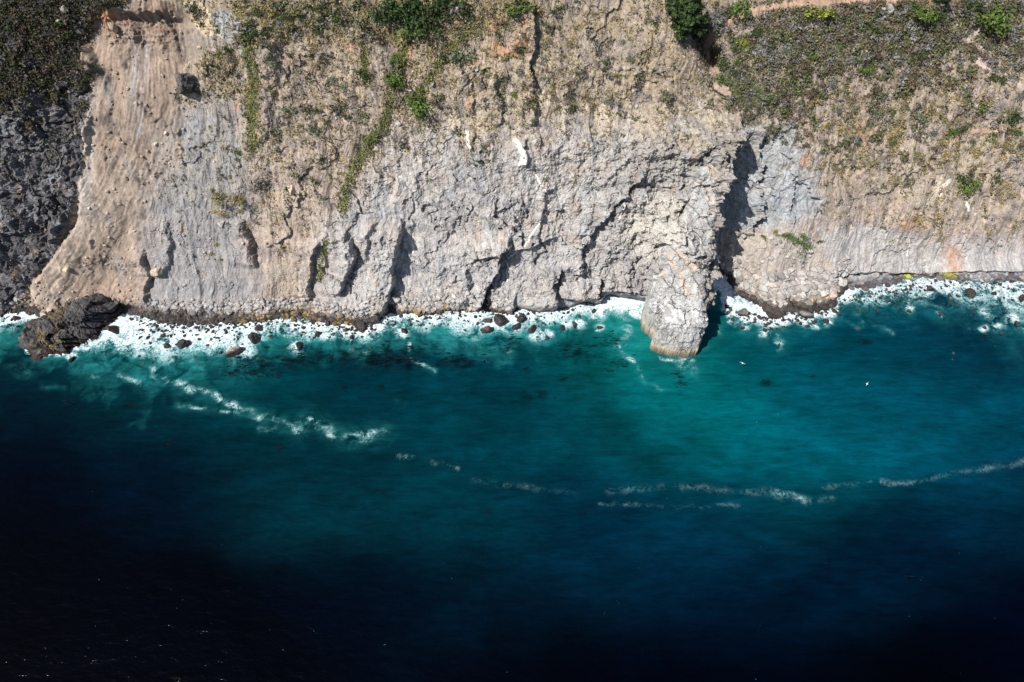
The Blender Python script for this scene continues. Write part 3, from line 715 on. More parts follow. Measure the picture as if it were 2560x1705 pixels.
scatter_px(12, (2340, 2450), (2, 70), (3, 8), ['wet', 'brown'], 'dark rocks in surf right of the yellow seep')
scatter_px(12, (2450, 2550), (2, 110), (3, 8), ['wet', 'brown'], 'dark rocks in breakers near the right edge')
scatter_px(8, (4, 56), (2, 40), (3, 6), ['wet'], 'dark rocks in foam left of the black outcrop')
scatter_px(12, (420, 560), (-46, -4), (5, 9), ['dry', 'wet'], 'rubble blocks on shore under the tan foot', False)
scatter_px(12, (560, 700), (-50, -4), (5, 9), ['dry', 'wet'], 'rubble blocks on shore under the grey scree', False)
scatter_px(12, (700, 900), (-50, -4), (5, 9), ['dry', 'wet'], 'rubble blocks on shore left of the largest black boulder', False)
scatter_px(12, (1820, 1920), (-70, -4), (6, 13), ['dry'], 'grey blocks on the left part of the rubble apron', False)
scatter_px(12, (1920, 2010), (-80, -4), (6, 13), ['dry'], 'grey blocks on the middle part of the rubble apron', False)
scatter_px(12, (2010, 2100), (-80, -4), (6, 13), ['dry'], 'grey blocks on the right part of the rubble apron', False)
for lab, L in ZONES:
    L.sort(key=lambda q: q[0])
    for k, q in enumerate(L):
        if k == 0: s = 'leftmost of the ' + lab
        elif k == len(L) - 1: s = 'rightmost of the ' + lab
        else: s = ORD[k] + ' from left of the ' + lab
        tag(q[5], s, 'boulder', lab)
for q in ROCKS:
    if 'group' not in q[5]: q[5]['group'] = 'boulders standing out along the cliff and shore'

# ---- the uncountable rubble: one mesh
def batch(shapes, F, P, S, cols=None):
    """copy small shapes to points P with sizes S"""
    n = len(P); k = shapes.shape[1]
    w_ = rng.integers(0, len(shapes), n)
    V = shapes[w_] * S[:, None, None]
    a = rng.uniform(0, 2 * PI, n); ca, sa = np.cos(a)[:, None], np.sin(a)[:, None]
    x = V[..., 0] * ca - V[..., 1] * sa; y = V[..., 0] * sa + V[..., 1] * ca
    V = np.stack([x, y, V[..., 2]], -1) + P[:, None, :]
    FF = (F[None] + (np.arange(n) * k)[:, None, None]).reshape(-1, F.shape[1])
    return V.reshape(-1, 3), FF
rub = np.zeros(Xg.shape)
shp_y = project(Xg, ysn, 0 * Xg)[1]
up = shp_y - PY       # photo units above the waterline
rub += smooth(330, 400, PX) * (1 - smooth(900, 960, PX)) * smooth(-6, 6, up) * (1 - smooth(38, 66, up)) * 1.0
rub += smooth(960, 1010, PX) * (1 - smooth(1250, 1290, PX)) * smooth(-6, 6, up) * (1 - smooth(30, 62, up)) * .9
rub += smooth(1800, 1830, PX) * (1 - smooth(2110, 2140, PX)) * smooth(-6, 6, up) * (1 - smooth(75, 120, up)) * 1.0
rub += smooth(2120, 2150, PX) * smooth(-6, 4, up) * (1 - smooth(12, 24, up)) * .8
rub += smooth(-100, 0, PX) * (1 - smooth(110, 140, PX)) * smooth(-6, 6, up) * (1 - smooth(20, 40, up)) * .9
rub += (1 - smooth(450, 500, PX)) * .012 * M['slide'] * (1 + 4 * smooth(.1, .5, nB)) + .05 * M['slide'] * blob(400, 420, 50, 60) + .1 * blob(450, 390, 25, 60) + .12 * blob(450, 700, 25, 45) + .06 * M['grey'] * smooth(.1, .4, nB) + .15 * M['slide'] * smooth(690, 770, PY)
rub += .006 + .05 * M['apron']
rub = rub * inrow * (Zt > -.1)
wgt = (rub * np.gradient(Xg, axis=1) * np.gradient(Sg, axis=0)).ravel() * visible
wgt /= wgt.sum()
NR = 11000
ch = rng.choice(len(wgt), NR, p=wgt)
S = .22 + 1.35 * rng.random(NR) ** 3.0
apr = (M['apron'].ravel()[ch] > .4); S[apr] *= 1.5
S[(rub.ravel()[ch] < .2)] *= .6
shapes = np.stack([rock_shape(ICO1, rng, 9, .8, 0) for _ in range(16)])
P = Vt[ch] + np.array([0, -.1, .12]) * S[:, None]
nS_ = 950
sxp = rng.uniform(-20, 2580, nS_ * 3); SXw, _ = sea_pt(sxp, 780); shp_ = project(SXw, shore_y(SXw), 0 * SXw)[1]
off_ = rng.exponential(1, len(sxp)) * np.interp(sxp, [0, 60, 300, 350, 600, 700, 900, 960, 1200, 1300, 1450, 1500, 1830, 1900, 2100, 2150, 2560], [10, 8, 8, 26, 20, 14, 12, 16, 16, 14, 8, 2, 8, 8, 8, 22, 40])
keep = ((sxp < 1470) | (sxp > 1815)) & ~((sxp > 50) & (sxp < 320)); keep[nS_ * 2:] &= (sxp[nS_ * 2:] > 330) & (sxp[nS_ * 2:] < 680)
sxp, SXw, shp_, off_ = sxp[keep], SXw[keep], shp_[keep], off_[keep]
X_, Y_ = sea_pt(sxp, shp_ + off_ - 3)
P2 = np.stack([X_, Y_, 0 * X_], -1); S2 = .22 + .75 * rng.random(len(X_)) ** 3
P = np.vstack([P, P2]); S = np.concatenate([S, S2])
Vr, Fr = batch(shapes, ICO1[1], P, S)
cr = At[ch] * np.where(M['slide'].ravel()[ch] > .5, rng.uniform(.85, 1.6, NR), rng.uniform(.55, 1.5, NR))[:, None] * np.where(rng.random((NR, 1)) < .2, np.array([[1.15, .95, .8]]), 1)
cr = lerp(cr, np.array([[.28, .265, .245]]) * rng.uniform(.5, 1.4, (NR, 1)), .7 * (Vt[ch, 2:3] > 1.9) * (1 - M['slide'].ravel()[ch][:, None]))
warm = (rng.random(NR) < .10)[:, None] * (Vt[ch, 2:3] < 2.6) * ((fpx[ch] > 600) & (fpx[ch] < 1220))[:, None]
cr = lerp(cr, np.array([[.22, .14, .04]]), warm)
cr = np.vstack([cr, np.array([[.035, .028, .024]]) * rng.uniform(.5, 1.4, (len(S2), 1))])
me = grid_mesh('shore_rubble', Vr, Fr, {'col': np.repeat(np.clip(cr, .01, .8), shapes.shape[1], 0)}, smoothf=False)
tag(link('shore_rubble', me, rock_mat('rubble_stone', attr='col', bump=.3, scale=3)), 'broken grey and tan rubble strewn along the foot of the cliff', 'rubble', None, 'stuff')

# ------------------------------------------------------------------ crags rising from the sea: lofted domes over a traced waterline
def crag_mesh(foot, spine, heights, res=260, layers=120, wall=.55, amp=1.0, colf=None, lean=0.0, seed=0, cell=3.0):
    F_ = np.array(foot, float); Pn = np.vstack([F_, F_[:1]])
    # smooth closed outline
    L = np.concatenate([[0], np.cumsum(np.hypot(*np.diff(Pn, axis=0).T))]); t = np.linspace(0, L[-1], res, endpoint=False)
    bx, by = np.interp(t, L, Pn[:, 0]), np.interp(t, L, Pn[:, 1])
    k = np.array([1, 3, 5, 3, 1.]); k /= k.sum()
    for arr in (bx, by):
        for _ in range(2): arr[:] = np.convolve(np.concatenate([arr[-2:], arr, arr[:2]]), k, 'valid')
    Sx, Sy, Sz = np.array(spine, float)[:, 0], np.array(spine, float)[:, 1], np.array(heights, float)
    # nearest point on the spine
    best = np.full(res, 1e9); tx = np.zeros(res); ty = np.zeros(res); tz = np.zeros(res)
    for i in range(len(Sx) - 1):
        dx, dy = Sx[i + 1] - Sx[i], Sy[i + 1] - Sy[i]
        q = np.clip(((bx - Sx[i]) * dx + (by - Sy[i]) * dy) / (dx * dx + dy * dy), 0, 1)
        cx, cy = Sx[i] + q * dx, Sy[i] + q * dy; d = np.hypot(bx - cx, by - cy)
        m = d < best; best = np.where(m, d, best); tx = np.where(m, cx, tx); ty = np.where(m, cy, ty); tz = np.where(m, Sz[i] + q * (Sz[i + 1] - Sz[i]), tz)
    tzs = tz.copy()
    for _ in range(6): tzs = np.convolve(np.concatenate([tzs[-2:], tzs, tzs[:2]]), k, 'valid')
    for arr in (tx, ty, tzs):
        for _ in range(40): arr[:] = np.convolve(np.concatenate([arr[-2:], arr, arr[:2]]), k, 'valid')
    q = np.linspace(0, 1, layers)[:, None]
    inward = np.clip((q - .0) ** (1 / (1 - wall + .0001) * .9), 0, 1)
    hz = np.sin(np.clip(q, 0, 1) * PI / 2) ** .9
    X = bx + (tx - bx) * inward; Y = by + (ty - by) * inward; Z = tzs * hz + (tz - tzs) * q ** 4 - 2.0 * (1 - q) ** 6
    # broken surface
    nx = (bx - tx) / (best + .1); ny = (by - ty) / (best + .1)
    nz = q * 1.0 + 0 * X; hx = nx * np.cos(q * PI / 2); hy = ny * np.cos(q * PI / 2)
    arc = (t / L[-1] * L[-1])[None] + 0 * X; zz = Z + inward * best
    wq = cell * .55 * fbm((X + Z * .5) / cell / .9, (Y + Z * .6) / cell / .9, 5, 310 + seed, .6)
    X_, Y_, Z_ = X, Y, Z; X = X + wq; Y = Y - wq; Z = Z + .5 * wq
    f1_, e1_, _ = facet((X * .8 + Z * .4) / cell, (Y * .8 - X * .3 + Z * .9) / cell, 300 + seed, 1.0)
    f2_, e2_, _ = facet((X + Z * .5) / (cell * .4), (Y + Z) / (cell * .4), 301 + seed, 1.0)
    X, Y, Z = X_, Y_, Z_
    nn = fbm((X + Z * .6) / 6, (Y + Z * .7) / 6, 5, 302 + seed)
    vert = ridged((X + .6 * wq) / (cell * .7), (Z + Y * .5) / (cell * 4), 5, 320 + seed, .6)
    d = amp * (1.0 * f1_ + .4 * f2_ + 1.2 * nn + .7 * vert - .5 * np.exp(-e1_ / .03))
    X2 = X + hx * d; Y2 = Y + hy * d; Z2 = Z + nz * d * .7
    col_ = colf(X2, Y2, Z2, f1_, f2_, nn, e1_, e2_)
    V = np.stack([X2, Y2, Z2], -1).reshape(-1, 3)
    id_ = np.arange(layers * res).reshape(layers, res); nx_ = np.roll(id_, -1, 1)
    Fc = np.stack([id_[:-1], nx_[:-1], nx_[1:], id_[1:]], -1).reshape(-1, 4)
    return V, Fc, col_.reshape(-1, 3)
def foot_of(pts): 
    x, y = sea_pt([p[0] for p in pts], [p[1] for p in pts]); return list(zip(x, y))
def at3(px, py, z):
    x, y = sea_pt(px, py, z); return (float(x), float(y))

# headland
def head_col(X, Y, Z, f1, f2, nn, e1, e2):
    A = np.zeros(X.shape + (3,)) + col(.345, .335, .315)
    n1 = fbm((X + Z) / 3, (Y - Z) / 3, 5, 400); n2 = fbm(X / 1.2 , (Z * .25 + Y * .3), 4, 401)
    A = paint(A, smooth(.0, .4, n1), col(.34, .32, .29))
    A = paint(A, smooth(.05, .35, n1 + .3 * n2) * smooth(17, 22, Z) * .8, col(.42, .33, .25))
    A = paint(A, smooth(-.1, .25, n2 + .4 * n1) * smooth(12, 17, Z) * (1 - smooth(20, 24, Z)) * .8, col(.60, .59, .57))
    A = paint(A, smooth(.35, .6, n1 - n2 * .4) * smooth(4, 7, Z) * (1 - smooth(11, 15, Z)) * .7, col(.17, .17, .175))
    zb = Z + 1.2 * n2 + .8 * n1
    A = paint(A, smooth(2.2, 3.0, zb) * (1 - smooth(5.0, 6.0, zb)) * .75, col(.52, .44, .30))
    A = paint(A, (1 - smooth(2.4, 3.6, zb)) * .9, col(.24, .18, .11))
    A = paint(A, (1 - smooth(.6, 1.4, zb)), col(.045, .035, .03))
    A *= (1 - .6 * np.exp(-e1 / .03))[..., None]
    A *= (1 + .2 * n2)[..., None]
    return np.clip(A, .01, .9)
hf = foot_of([(1606, 800), (1604, 822), (1622, 842), (1630, 850), (1628, 872), (1650, 885), (1688, 894), (1705, 893), (1710, 888), (1716, 892), (1737, 887), (1744, 868), (1742, 835), (1738, 800), (1742, 770), (1748, 745), (1752, 700), (1745, 650), (1705, 622), (1665, 640), (1640, 700), (1618, 745), (1612, 772)])
def dome_mesh(foot, ztop, W, step, colf, p=2.6, amp=1.0, seed=0, cell=5.0):
    P = np.array(foot, float); Pn = np.vstack([P, P[:1]]); L = np.concatenate([[0], np.cumsum(np.hypot(*np.diff(Pn, axis=0).T))])
    t = np.linspace(0, L[-1], 400, endpoint=False); bx, by = np.interp(t, L, Pn[:, 0]), np.interp(t, L, Pn[:, 1])
    k = np.array([1, 3, 5, 3, 1.]); k /= k.sum()
    for arr in (bx, by):
        for _ in range(6): arr[:] = np.convolve(np.concatenate([arr[-2:], arr, arr[:2]]), k, 'valid')
    gx_ = np.arange(bx.min() - 1.5, bx.max() + 1.5, step); gy_ = np.arange(by.min() - 1.5, by.max() + 1.5, step)
    X, Y = np.meshgrid(gx_, gy_); d = np.full(X.shape, 1e9); ins = np.zeros(X.shape, bool)
    wX = X + 1.3 * fbm(X / 5, Y / 5, 5, 330 + seed, .6); wY = Y + 1.3 * fbm(X / 5, Y / 5, 5, 331 + seed, .6)
    for a in range(len(bx)):
        x1, y1, x2, y2 = bx[a - 1], by[a - 1], bx[a], by[a]
        ins ^= ((y1 > wY) != (y2 > wY)) & (wX < (x2 - x1) * (wY - y1) / (y2 - y1 + 1e-9) + x1)
        d = np.minimum(d, (wX - x1) ** 2 + (wY - y1) ** 2)
    d = np.sqrt(d) * np.where(ins, 1, -1)
    u = np.clip((d + .4) / W, 0, 1)
    Z = ztop(X, Y) * (1 - (1 - u) ** p) ** (1 / p) - 2.5 * (d < -.35)
    wq = cell * .5 * fbm((X + Z * .5) / cell, (Y + Z * .6) / cell, 5, 310 + seed, .6)
    f1_, e1_, _ = facet((X * .9 + wq) / cell, (Y * .7 - wq + Z * .6) / cell, 340 + seed, 1.)
    f2_, e2_, _ = facet((X + wq) / (cell * .35), (Y + Z * .7 - wq) / (cell * .45), 341 + seed, 1.)
    nn = fbm((X + Z * .4) / 6, (Y + Z * .7) / 6, 5, 302 + seed)
    vert = ridged((X + .5 * wq) / (cell * .55), (Z + Y * .6) / (cell * 5), 5, 320 + seed, .6)
    zz = Z + 1.0 * nn; lay = np.abs((zz * .28 + .3 * wq) % 1 - .5)
    k_ = amp * (1.1 * f1_ + .45 * f2_ + .9 * nn + .55 * vert * (Z < 17) - .7 * np.exp(-e1_ / .02) - .35 * np.exp(-lay / .03) * (nn > -.1)) * smooth(0, .25, u)
    gyz, gxz = np.gradient(Z, step); nl = np.sqrt(1 + gxz ** 2 + gyz ** 2)
    X2 = X - gxz / nl * k_; Y2 = Y - gyz / nl * k_; Z2 = Z + k_ / nl
    cl = colf(X2, Y2, Z2, f1_, f2_, nn, e1_, e2_)
    keep = d > -.9; ids = np.arange(X.size).reshape(X.shape)
    Fc = np.stack([ids[:-1, :-1], ids[:-1, 1:], ids[1:, 1:], ids[1:, :-1]], -1)
    kf = keep[:-1, :-1] & keep[:-1, 1:] & keep[1:, 1:] & keep[1:, :-1]; Fc = Fc[kf]
    uq, inv = np.unique(Fc, return_inverse=True)
    return np.stack([X2, Y2, Z2], -1).reshape(-1, 3)[uq], inv.reshape(-1, 4), cl.reshape(-1, 3)[uq]
yfront = at3(1690, 893, 0)[1]
V, Fc, cc = dome_mesh(hf, lambda X, Y: np.interp(Y - yfront, [0, 4, 8, 14, 20, 26, 34, 44, 54], [15, 18, 21.5, 25, 28.5, 33, 40, 49, 57]), 5.0, .10, head_col, p=1.8, seed=3, cell=5.5)
me = grid_mesh('headland', V, Fc, {'col': cc}, smoothf=False)
tag(link('headland', me, rock_mat('pale_headland_rock', attr='col', bump=.4)), 'pale rounded rock headland jutting from the cliff into turquoise water', 'headland')

def out_col(X, Y, Z, f1, f2, nn, e1, e2):
    A = np.zeros(X.shape + (3,)) + col(.085, .078, .075)
    n1 = fbm((X + Z) / 3, (Y - Z) / 3, 5, 410)
    A = paint(A, smooth(.0, .4, n1), col(.15, .14, .135))
    A = paint(A, smooth(-.05, .2, n1) * np.exp(-((X - ocx) / 5) ** 2 - ((Z - 5) / 2.5) ** 2), col(.24, .16, .03))
    A = paint(A, 1 - smooth(1.2, 2.6, Z + n1), col(.05, .03, .025))
    A *= .75 * (1 - .5 * np.exp(-e1 / .04))[..., None]
    return np.clip(A, .008, .9)
ocx = at3(112, 852, 5)[0]
of = foot_of([(54, 852), (60, 870), (80, 880), (130, 882), (165, 872), (205, 850), (240, 828), (262, 808), (285, 792), (300, 775), (280, 752), (232, 752), (190, 768), (160, 780), (125, 800), (98, 822), (72, 836)])
osp = [at3(92, 860, 4), at3(125, 840, 6.5), at3(165, 810, 7), at3(200, 786, 8.5), at3(240, 768, 8), at3(270, 760, 7)]
V, Fc, cc = crag_mesh(of, osp, [4, 6.5, 6.5, 8.5, 7.5, 6], 360, 150, .5, 2.3, out_col, seed=9, cell=3.6)
me = grid_mesh('rock_outcrop', V, Fc, {'col': cc}, smoothf=False)
MAT_DARKROCK = rock_mat('dark_wet_outcrop_rock', attr='col', bump=.5, rough=.75)
tag(link('rock_outcrop', me, MAT_DARKROCK), 'long black rock outcrop sloping into the surf at the landslide foot', 'rock outcrop')
of = foot_of([(60, 812), (76, 828), (100, 822), (118, 805), (108, 795), (84, 800)])
V, Fc, cc = crag_mesh(of, [at3(78, 813, 2.2), at3(104, 802, 2.2)], [2.2, 2.4], 120, 40, .5, .5, out_col, seed=12, cell=2.5)
tag(link('rock_outcrop', grid_mesh('rock_outcrop', V, Fc, {'col': cc}, smoothf=False), MAT_DARKROCK), 'low jagged black reef against the shoreward side of the long outcrop', 'rock outcrop')

# ------------------------------------------------------------------ sea
wxs = np.concatenate([np.linspace(-1500, -235, 30)[:-1], np.arange(-235, 235, .6), np.linspace(235, 1500, 30)])
wys = np.concatenate([np.linspace(-1500, 5, 30)[:-1], np.arange(5, 178, .6), np.linspace(178, 230, 8)])
WX, WY = np.meshgrid(wxs, wys)
wpx, wpy = project(WX, WY, 0 * WX)
inview = (WY > -20)
gx = wpx + 24 * fbm(WX / 14, WY / 10, 4, 500); gy = wpy + 24 * fbm(WX / 14, WY / 10, 4, 501)
CP = [(-100, 850, 0, 52, 62), (50, 920, 0, 42, 56), (50, 1100, 0, 10, 26), (50, 1400, 0, 3, 10), (0, 1680, 0, 2, 8), (400, 960, 0, 52, 64), (400, 1180, 0, 24, 40), (400, 1500, 0, 4, 14), (640, 1680, 0, 3, 12),
      (650, 960, 0, 68, 78), (900, 920, 0, 50, 64), (700, 1180, 0, 50, 62), (900, 1200, 0, 60, 72), (900, 1500, 0, 16, 30), (1200, 1000, 0, 74, 88), (1200, 1250, 0, 62, 76), (1200, 1480, 0, 30, 46), (1280, 1700, 0, 4, 15),
      (1500, 960, 0, 66, 80), (1600, 880, 14, 140, 138), (1560, 800, 24, 138, 133), (1700, 960, 4, 118, 122), (1560, 1080, 0, 82, 98), (1700, 1060, 0, 98, 108), (1830, 1080, 2, 96, 108), (2000, 1150, 0, 86, 102), (1750, 1300, 0, 60, 84), (1500, 1300, 0, 48, 70),
      (2100, 1000, 0, 92, 112), (2050, 880, 0, 84, 100), (2400, 900, 0, 70, 90), (2400, 1050, 0, 84, 104), (2560, 1150, 0, 66, 90), (2500, 1300, 0, 44, 66), (2200, 1400, 0, 34, 54), (2520, 1500, 0, 8, 26), (2300, 1690, 0, 2, 10),
      (1800, 1480, 0, 30, 50), (1800, 1690, 0, 6, 20), (1000, 840, 0, 66, 78), (600, 860, 0, 80, 88), (300, 880, 0, 70, 80), (2200, 790, 0, 58, 78), (2500, 830, 0, 52, 74), (1350, 880, 0, 62, 78), (1850, 850, 0, 82, 96)]  # depth and silt tints; the dark corners also hold painted vignetting
KELP = [(640, 925, 50, 14, 150), (690, 900, 60, 12, 90), (760, 895, 50, 10, 60), (880, 890, 70, 10, 110), (1000, 880, 40, 16, 120), (1010, 905, 36, 10, 110), (950, 905, 30, 8, 60), (1110, 905, 30, 9, 60), (1170, 905, 26, 12, 70), (1280, 855, 14, 8, 40), (1440, 880, 40, 18, 60), (1530, 850, 12, 10, 30),
                          (420, 1108, 9, 5, 16), (320, 1012, 12, 4, 14), (170, 1010, 14, 4, 10), (695, 1118, 5, 5, 10), (965, 1232, 14, 5, 7), (1222, 1283, 4, 5, 8), (1700, 952, 9, 14, 26), (2029, 943, 4, 4, 10), (2165, 855, 8, 3, 12), (1400, 948, 8, 3, 12), (1316, 925, 3, 3, 8), (2068, 1410, 8, 4, 6), (2280, 1440, 14, 4, 5), (1470, 1283, 14, 3, 7), (1915, 958, 14, 5, 18), (1340, 985, 26, 8, 20), (1050, 1320, 8, 3, 5), (953, 966, 3, 3, 6), (862, 968, 3, 3, 6), (2450, 840, 20, 4, 20), (1550, 905, 14, 10, 20)]
num = np.zeros(WX.shape + (3,)); den = np.zeros(WX.shape)
for (x, y, r_, g_, b_) in CP:
    c = (np.array([r_, g_, b_]) / 255.) ** 2.2
    wgt_ = np.exp(-(((gx - x) / 1.25) ** 2 + (gy - y) ** 2) / (2 * 95. ** 2)) + 1e-5 / (1 + (((gx - x)) ** 2 + (gy - y) ** 2) / 300. ** 2) ** 2
    c = c * np.array([1, .86, .80]) + np.array([0, .0004, .0012])
    num += wgt_[..., None] * c; den += wgt_
wc = num / den[..., None] * .43
PG = (gx + .8 * (gx - wpx), gy)
plume = polymask([(1540, 770), (1520, 830), (1555, 900), (1565, 990), (1620, 1080), (1730, 1160), (1880, 1200), (2120, 1210), (2400, 1190), (2750, 1150), (2750, 1000), (2400, 1000), (2060, 950), (1860, 930), (1760, 890), (1700, 860), (1620, 800)], 60, grid=PG)
plume2 = polymask([(1555, 790), (1530, 840), (1570, 900), (1600, 990), (1700, 1060), (1900, 1120), (2050, 1110), (1900, 1010), (1760, 950), (1720, 895), (1640, 870), (1615, 800)], 50, grid=PG)
wc = wc * (.90 + .15 * plume + .18 * plume2)[..., None]
edge_ = linemask([(1470, 900), (1500, 1000), (1560, 1090), (1650, 1170), (1760, 1240)], 55, grid=PG)
wc *= (1 - .25 * edge_ * (1 - plume))[..., None]
# foam strength
shx = project(WX, np.interp(WX, XF, YS), 0 * WX)[1]
dd = wpy - shx
fw = np.interp(wpx, [-100, 0, 60, 200, 250, 350, 450, 560, 650, 750, 850, 930, 980, 1050, 1120, 1200, 1300, 1380, 1440, 1520, 1600, 1660, 1780, 1800, 1850, 1920, 1980, 2020, 2100, 2140, 2200, 2300, 2400, 2480, 2560, 2700],
               [75, 75, 80, 120, 140, 150, 120, 100, 70, 70, 50, 60, 75, 70, 85, 95, 85, 75, 60, 70, 85, 50, 20, 45, 40, 45, 40, 32, 22, 40, 65, 70, 95, 130, 140, 140])
fw = fw * (1 + .7 * fbm(WX / 12, WY / 12, 4, 510))
foam = np.clip(1.0 - 1.0 * np.maximum(dd, 0) / (fw * .80), 0, .80)
aer = np.clip(1.15 - dd / (fw * 1.25 + 8), 0, 1)
rightness = smooth(1790, 1830, wpx)
foam *= lerp(1, .72, rightness * smooth(2060, 2150, wpx)); aer *= lerp(1, .35, rightness)
G = (wpx + 9 * fbm(WX / 5, WY / 5, 4, 520), wpy + 9 * fbm(WX / 5, WY / 5, 4, 521))
ST = [([(381, 924), (392, 950), (420, 950), (460, 965), (522, 979), (560, 1005), (600, 1020), (640, 1040), (690, 1050)], 9, .85), ([(440, 1015), (520, 1022), (609, 1036), (660, 1055)], 5, .7),
      ([(650, 1070), (700, 1078), (740, 1075)], 5, .55), ([(740, 1072), (775, 1048), (800, 1062), (835, 1085), (880, 1095), (957, 1085)], 12, .85), ([(690, 1045), (740, 1065)], 6, .7),
      ([(355, 880), (390, 898), (350, 920)], 4, .8), ([(300, 935), (330, 945), (350, 960)], 7, .7), ([(0, 905), (40, 915), (75, 935)], 6, .65), ([(220, 935), (245, 945)], 3, .6), ([(105, 965), (160, 970)], 3, .45),
      ([(1545, 860), (1560, 885), (1585, 905), (1600, 935), (1612, 950)], 5.5, .85), ([(1560, 800), (1565, 840), (1550, 860)], 14, .5), ([(1630, 960), (1655, 975)], 4, .4),
      ([(1000, 1142), (1060, 1150), (1142, 1169)], 6, .38), ([(1020, 860), (1030, 890), (1045, 910), (1085, 925)], 4, .8), ([(1180, 1200), (1300, 1215), (1450, 1235)], 6, .3),
      ([(1523, 1229), (1600, 1218), (1680, 1215), (1800, 1222), (1914, 1232), (2012, 1250), (2080, 1248)], 8, .36), ([(1930, 1230), (1985, 1238), (2010, 1250)], 6, .6), ([(2060, 1216), (2150, 1208), (2280, 1206), (2400, 1180), (2570, 1155)], 6, .38), ([(1500, 1262), (1620, 1262), (1700, 1268), (1850, 1262)], 4, .34), ([(2170, 1208), (2280, 1206)], 5, .5),
      ([(2150, 808), (2180, 806), (2230, 832)], 4, .5), ([(2110, 800), (2150, 822), (2165, 810)], 3, .5), ([(1700, 905), (1720, 925), (1730, 925)], 13, .75), ([(1650, 895), (1690, 903), (1735, 897)], 5, .9),
      ([(2450, 775), (2490, 790), (2500, 820)], 14, .75), ([(2540, 790), (2570, 825)], 11, .8), ([(1940, 840), (1950, 860)], 12, .8), ([(1905, 800), (1915, 835)], 12, .85), ([(1800, 765), (1840, 785)], 14, .9), ([(1800, 820), (1790, 828)], 11, .7), ([(1764, 862), (1758, 872)], 8, .6),
      ([(1270, 872), (1275, 876)], 5, .6), ([(750, 870), (760, 880)], 8, .4), ([(880, 870), (910, 872)], 9, .5), ([(990, 1000), (1010, 1010)], 4, .3), ([(2270, 760), (2265, 775)], 12, .8), ([(2330, 760), (2380, 770)], 6, .5), ([(2345, 780), (2353, 788)], 8, .7)]
for pts, wd, st in ST:
    lm = linemask(pts, wd, grid=G); foam = np.maximum(foam, linemask(pts, wd * (1.35 if st > .6 else 2.0), grid=G) * st * ((.33 + .6 * fbm(WX / 6, WY / 4, 3, 511)) if pts[0][1] < 1120 else .42 + .25 * fbm(WX / 9, WY / 5, 3, 512))); aer = aer if pts[0][1] > 1120 else np.maximum(aer, .35 * linemask(pts, wd * 2.2, grid=G) * st)
# foam that collects round rocks and outcrops
for q in ROCKS:
    if not q[4]: continue
    r_ = q[2] / .158
    m = (np.abs(wpx - q[0]) < r_ * 4 + 10) & (np.abs(wpy - q[1]) < r_ * 4 + 10)
    d_ = np.hypot(G[0][m] - q[0], G[1][m] - q[1] - r_ * .4)
    sx3, sy3 = rng.normal(size=2) * r_ * .8
    d2_ = np.hypot((G[0][m] - q[0] - sx3) / 1.3, G[1][m] - q[1] - sy3)
    if r_ > 6.5: foam[m] = np.maximum(foam[m], .62 * np.exp(-(d2_ / (r_ * 1.15 + 2)) ** 2))
    aer[m] = np.maximum(aer[m], .45 * np.exp(-(d_ / (r_ * 2.2)) ** 2))
foam = np.maximum(foam, .75 * linemask([(56, 862), (66, 878), (100, 884), (150, 884), (190, 872)], 8, grid=G))
foam = np.maximum(foam, .72 * linemask([(215, 858), (285, 825), (300, 800)], 22, grid=G))
foam = np.maximum(foam, .72 * polymask([(1500, 735), (1625, 742), (1606, 800), (1560, 780), (1490, 775), (1440, 790)], 10, grid=G))
foam = np.maximum(foam, .98 * polymask([(1505, 730), (1530, 725), (1622, 742), (1612, 765), (1490, 765)], 7, grid=G))
foam *= 1 - .85 * polymask([(1738, 730), (1803, 728), (1806, 765), (1775, 870), (1748, 870)], 8, grid=G)
foam = np.where(inview, foam, 0)
Vw = np.stack([WX, WY, .12 * fbm(WX / 11, WY / 6, 4, 530) * (dd > 6)], -1)
idw = np.arange(WX.size).reshape(WX.shape)
Fw = np.stack([idw[:-1, :-1], idw[:-1, 1:], idw[1:, 1:], idw[1:, :-1]], -1).reshape(-1, 4)
KN = fbm(WX / 4.5, WY / 2.4, 5, 540, .6)
for (x, y, sx2, sy2, n_) in KELP:
    km = np.exp(-((G[0] - x) / (sx2 * 1.5 + 2)) ** 2 - ((G[1] - y) / (sy2 * 1.7 + 2)) ** 2)
    km = km * smooth(-.25, .4, KN)
    wc *= (1 - min(.9, .6 + n_ / 200) * km)[..., None]; aer *= 1 - .7 * km
me = grid_mesh('sea', Vw.reshape(-1, 3), Fw, {'wcol': wc.reshape(-1, 3)}, {'foam': foam.ravel(), 'aer': aer.ravel()})
m, n, b = new_mat('sea_water')
geo = N(n, 'ShaderNodeNewGeometry'); pos = geo.outputs['Position']
def attr(nm, out): a = N(n, 'ShaderNodeAttribute'); a.attribute_name = nm; return a.outputs[out]
wcn = attr('wcol', 'Color'); fo = attr('foam', 'Fac'); ae = attr('aer', 'Fac')
def noise(scale, detail=6., rough=.6, dist=0., vec=None, sc=None):
    x = N(n, 'ShaderNodeTexNoise', Scale=scale, Detail=detail, Roughness=rough, Distortion=dist)
    v = vec or pos
    if sc:
        mp = N(n, 'ShaderNodeMapping'); mp.inputs['Scale'].default_value = sc; n.links.new(v, mp.inputs['Vector']); v = mp.outputs[0]
    n.links.new(v, x.inputs['Vector']); return x.outputs[0]
n1 = noise(.14, 12, .68, 1.0); n2 = noise(.42, 9, .68, 1.6); n3 = noise(.8, 8, .7, .8, sc=(.5, 1, 1)); n4 = noise(1.5, 6, .7, .5)
lace = math_(n, 'SUBTRACT', 1, math_(n, 'MULTIPLY', math_(n, 'ABSOLUTE', math_(n, 'SUBTRACT', n2, .5)), 9.0), clamp=True)
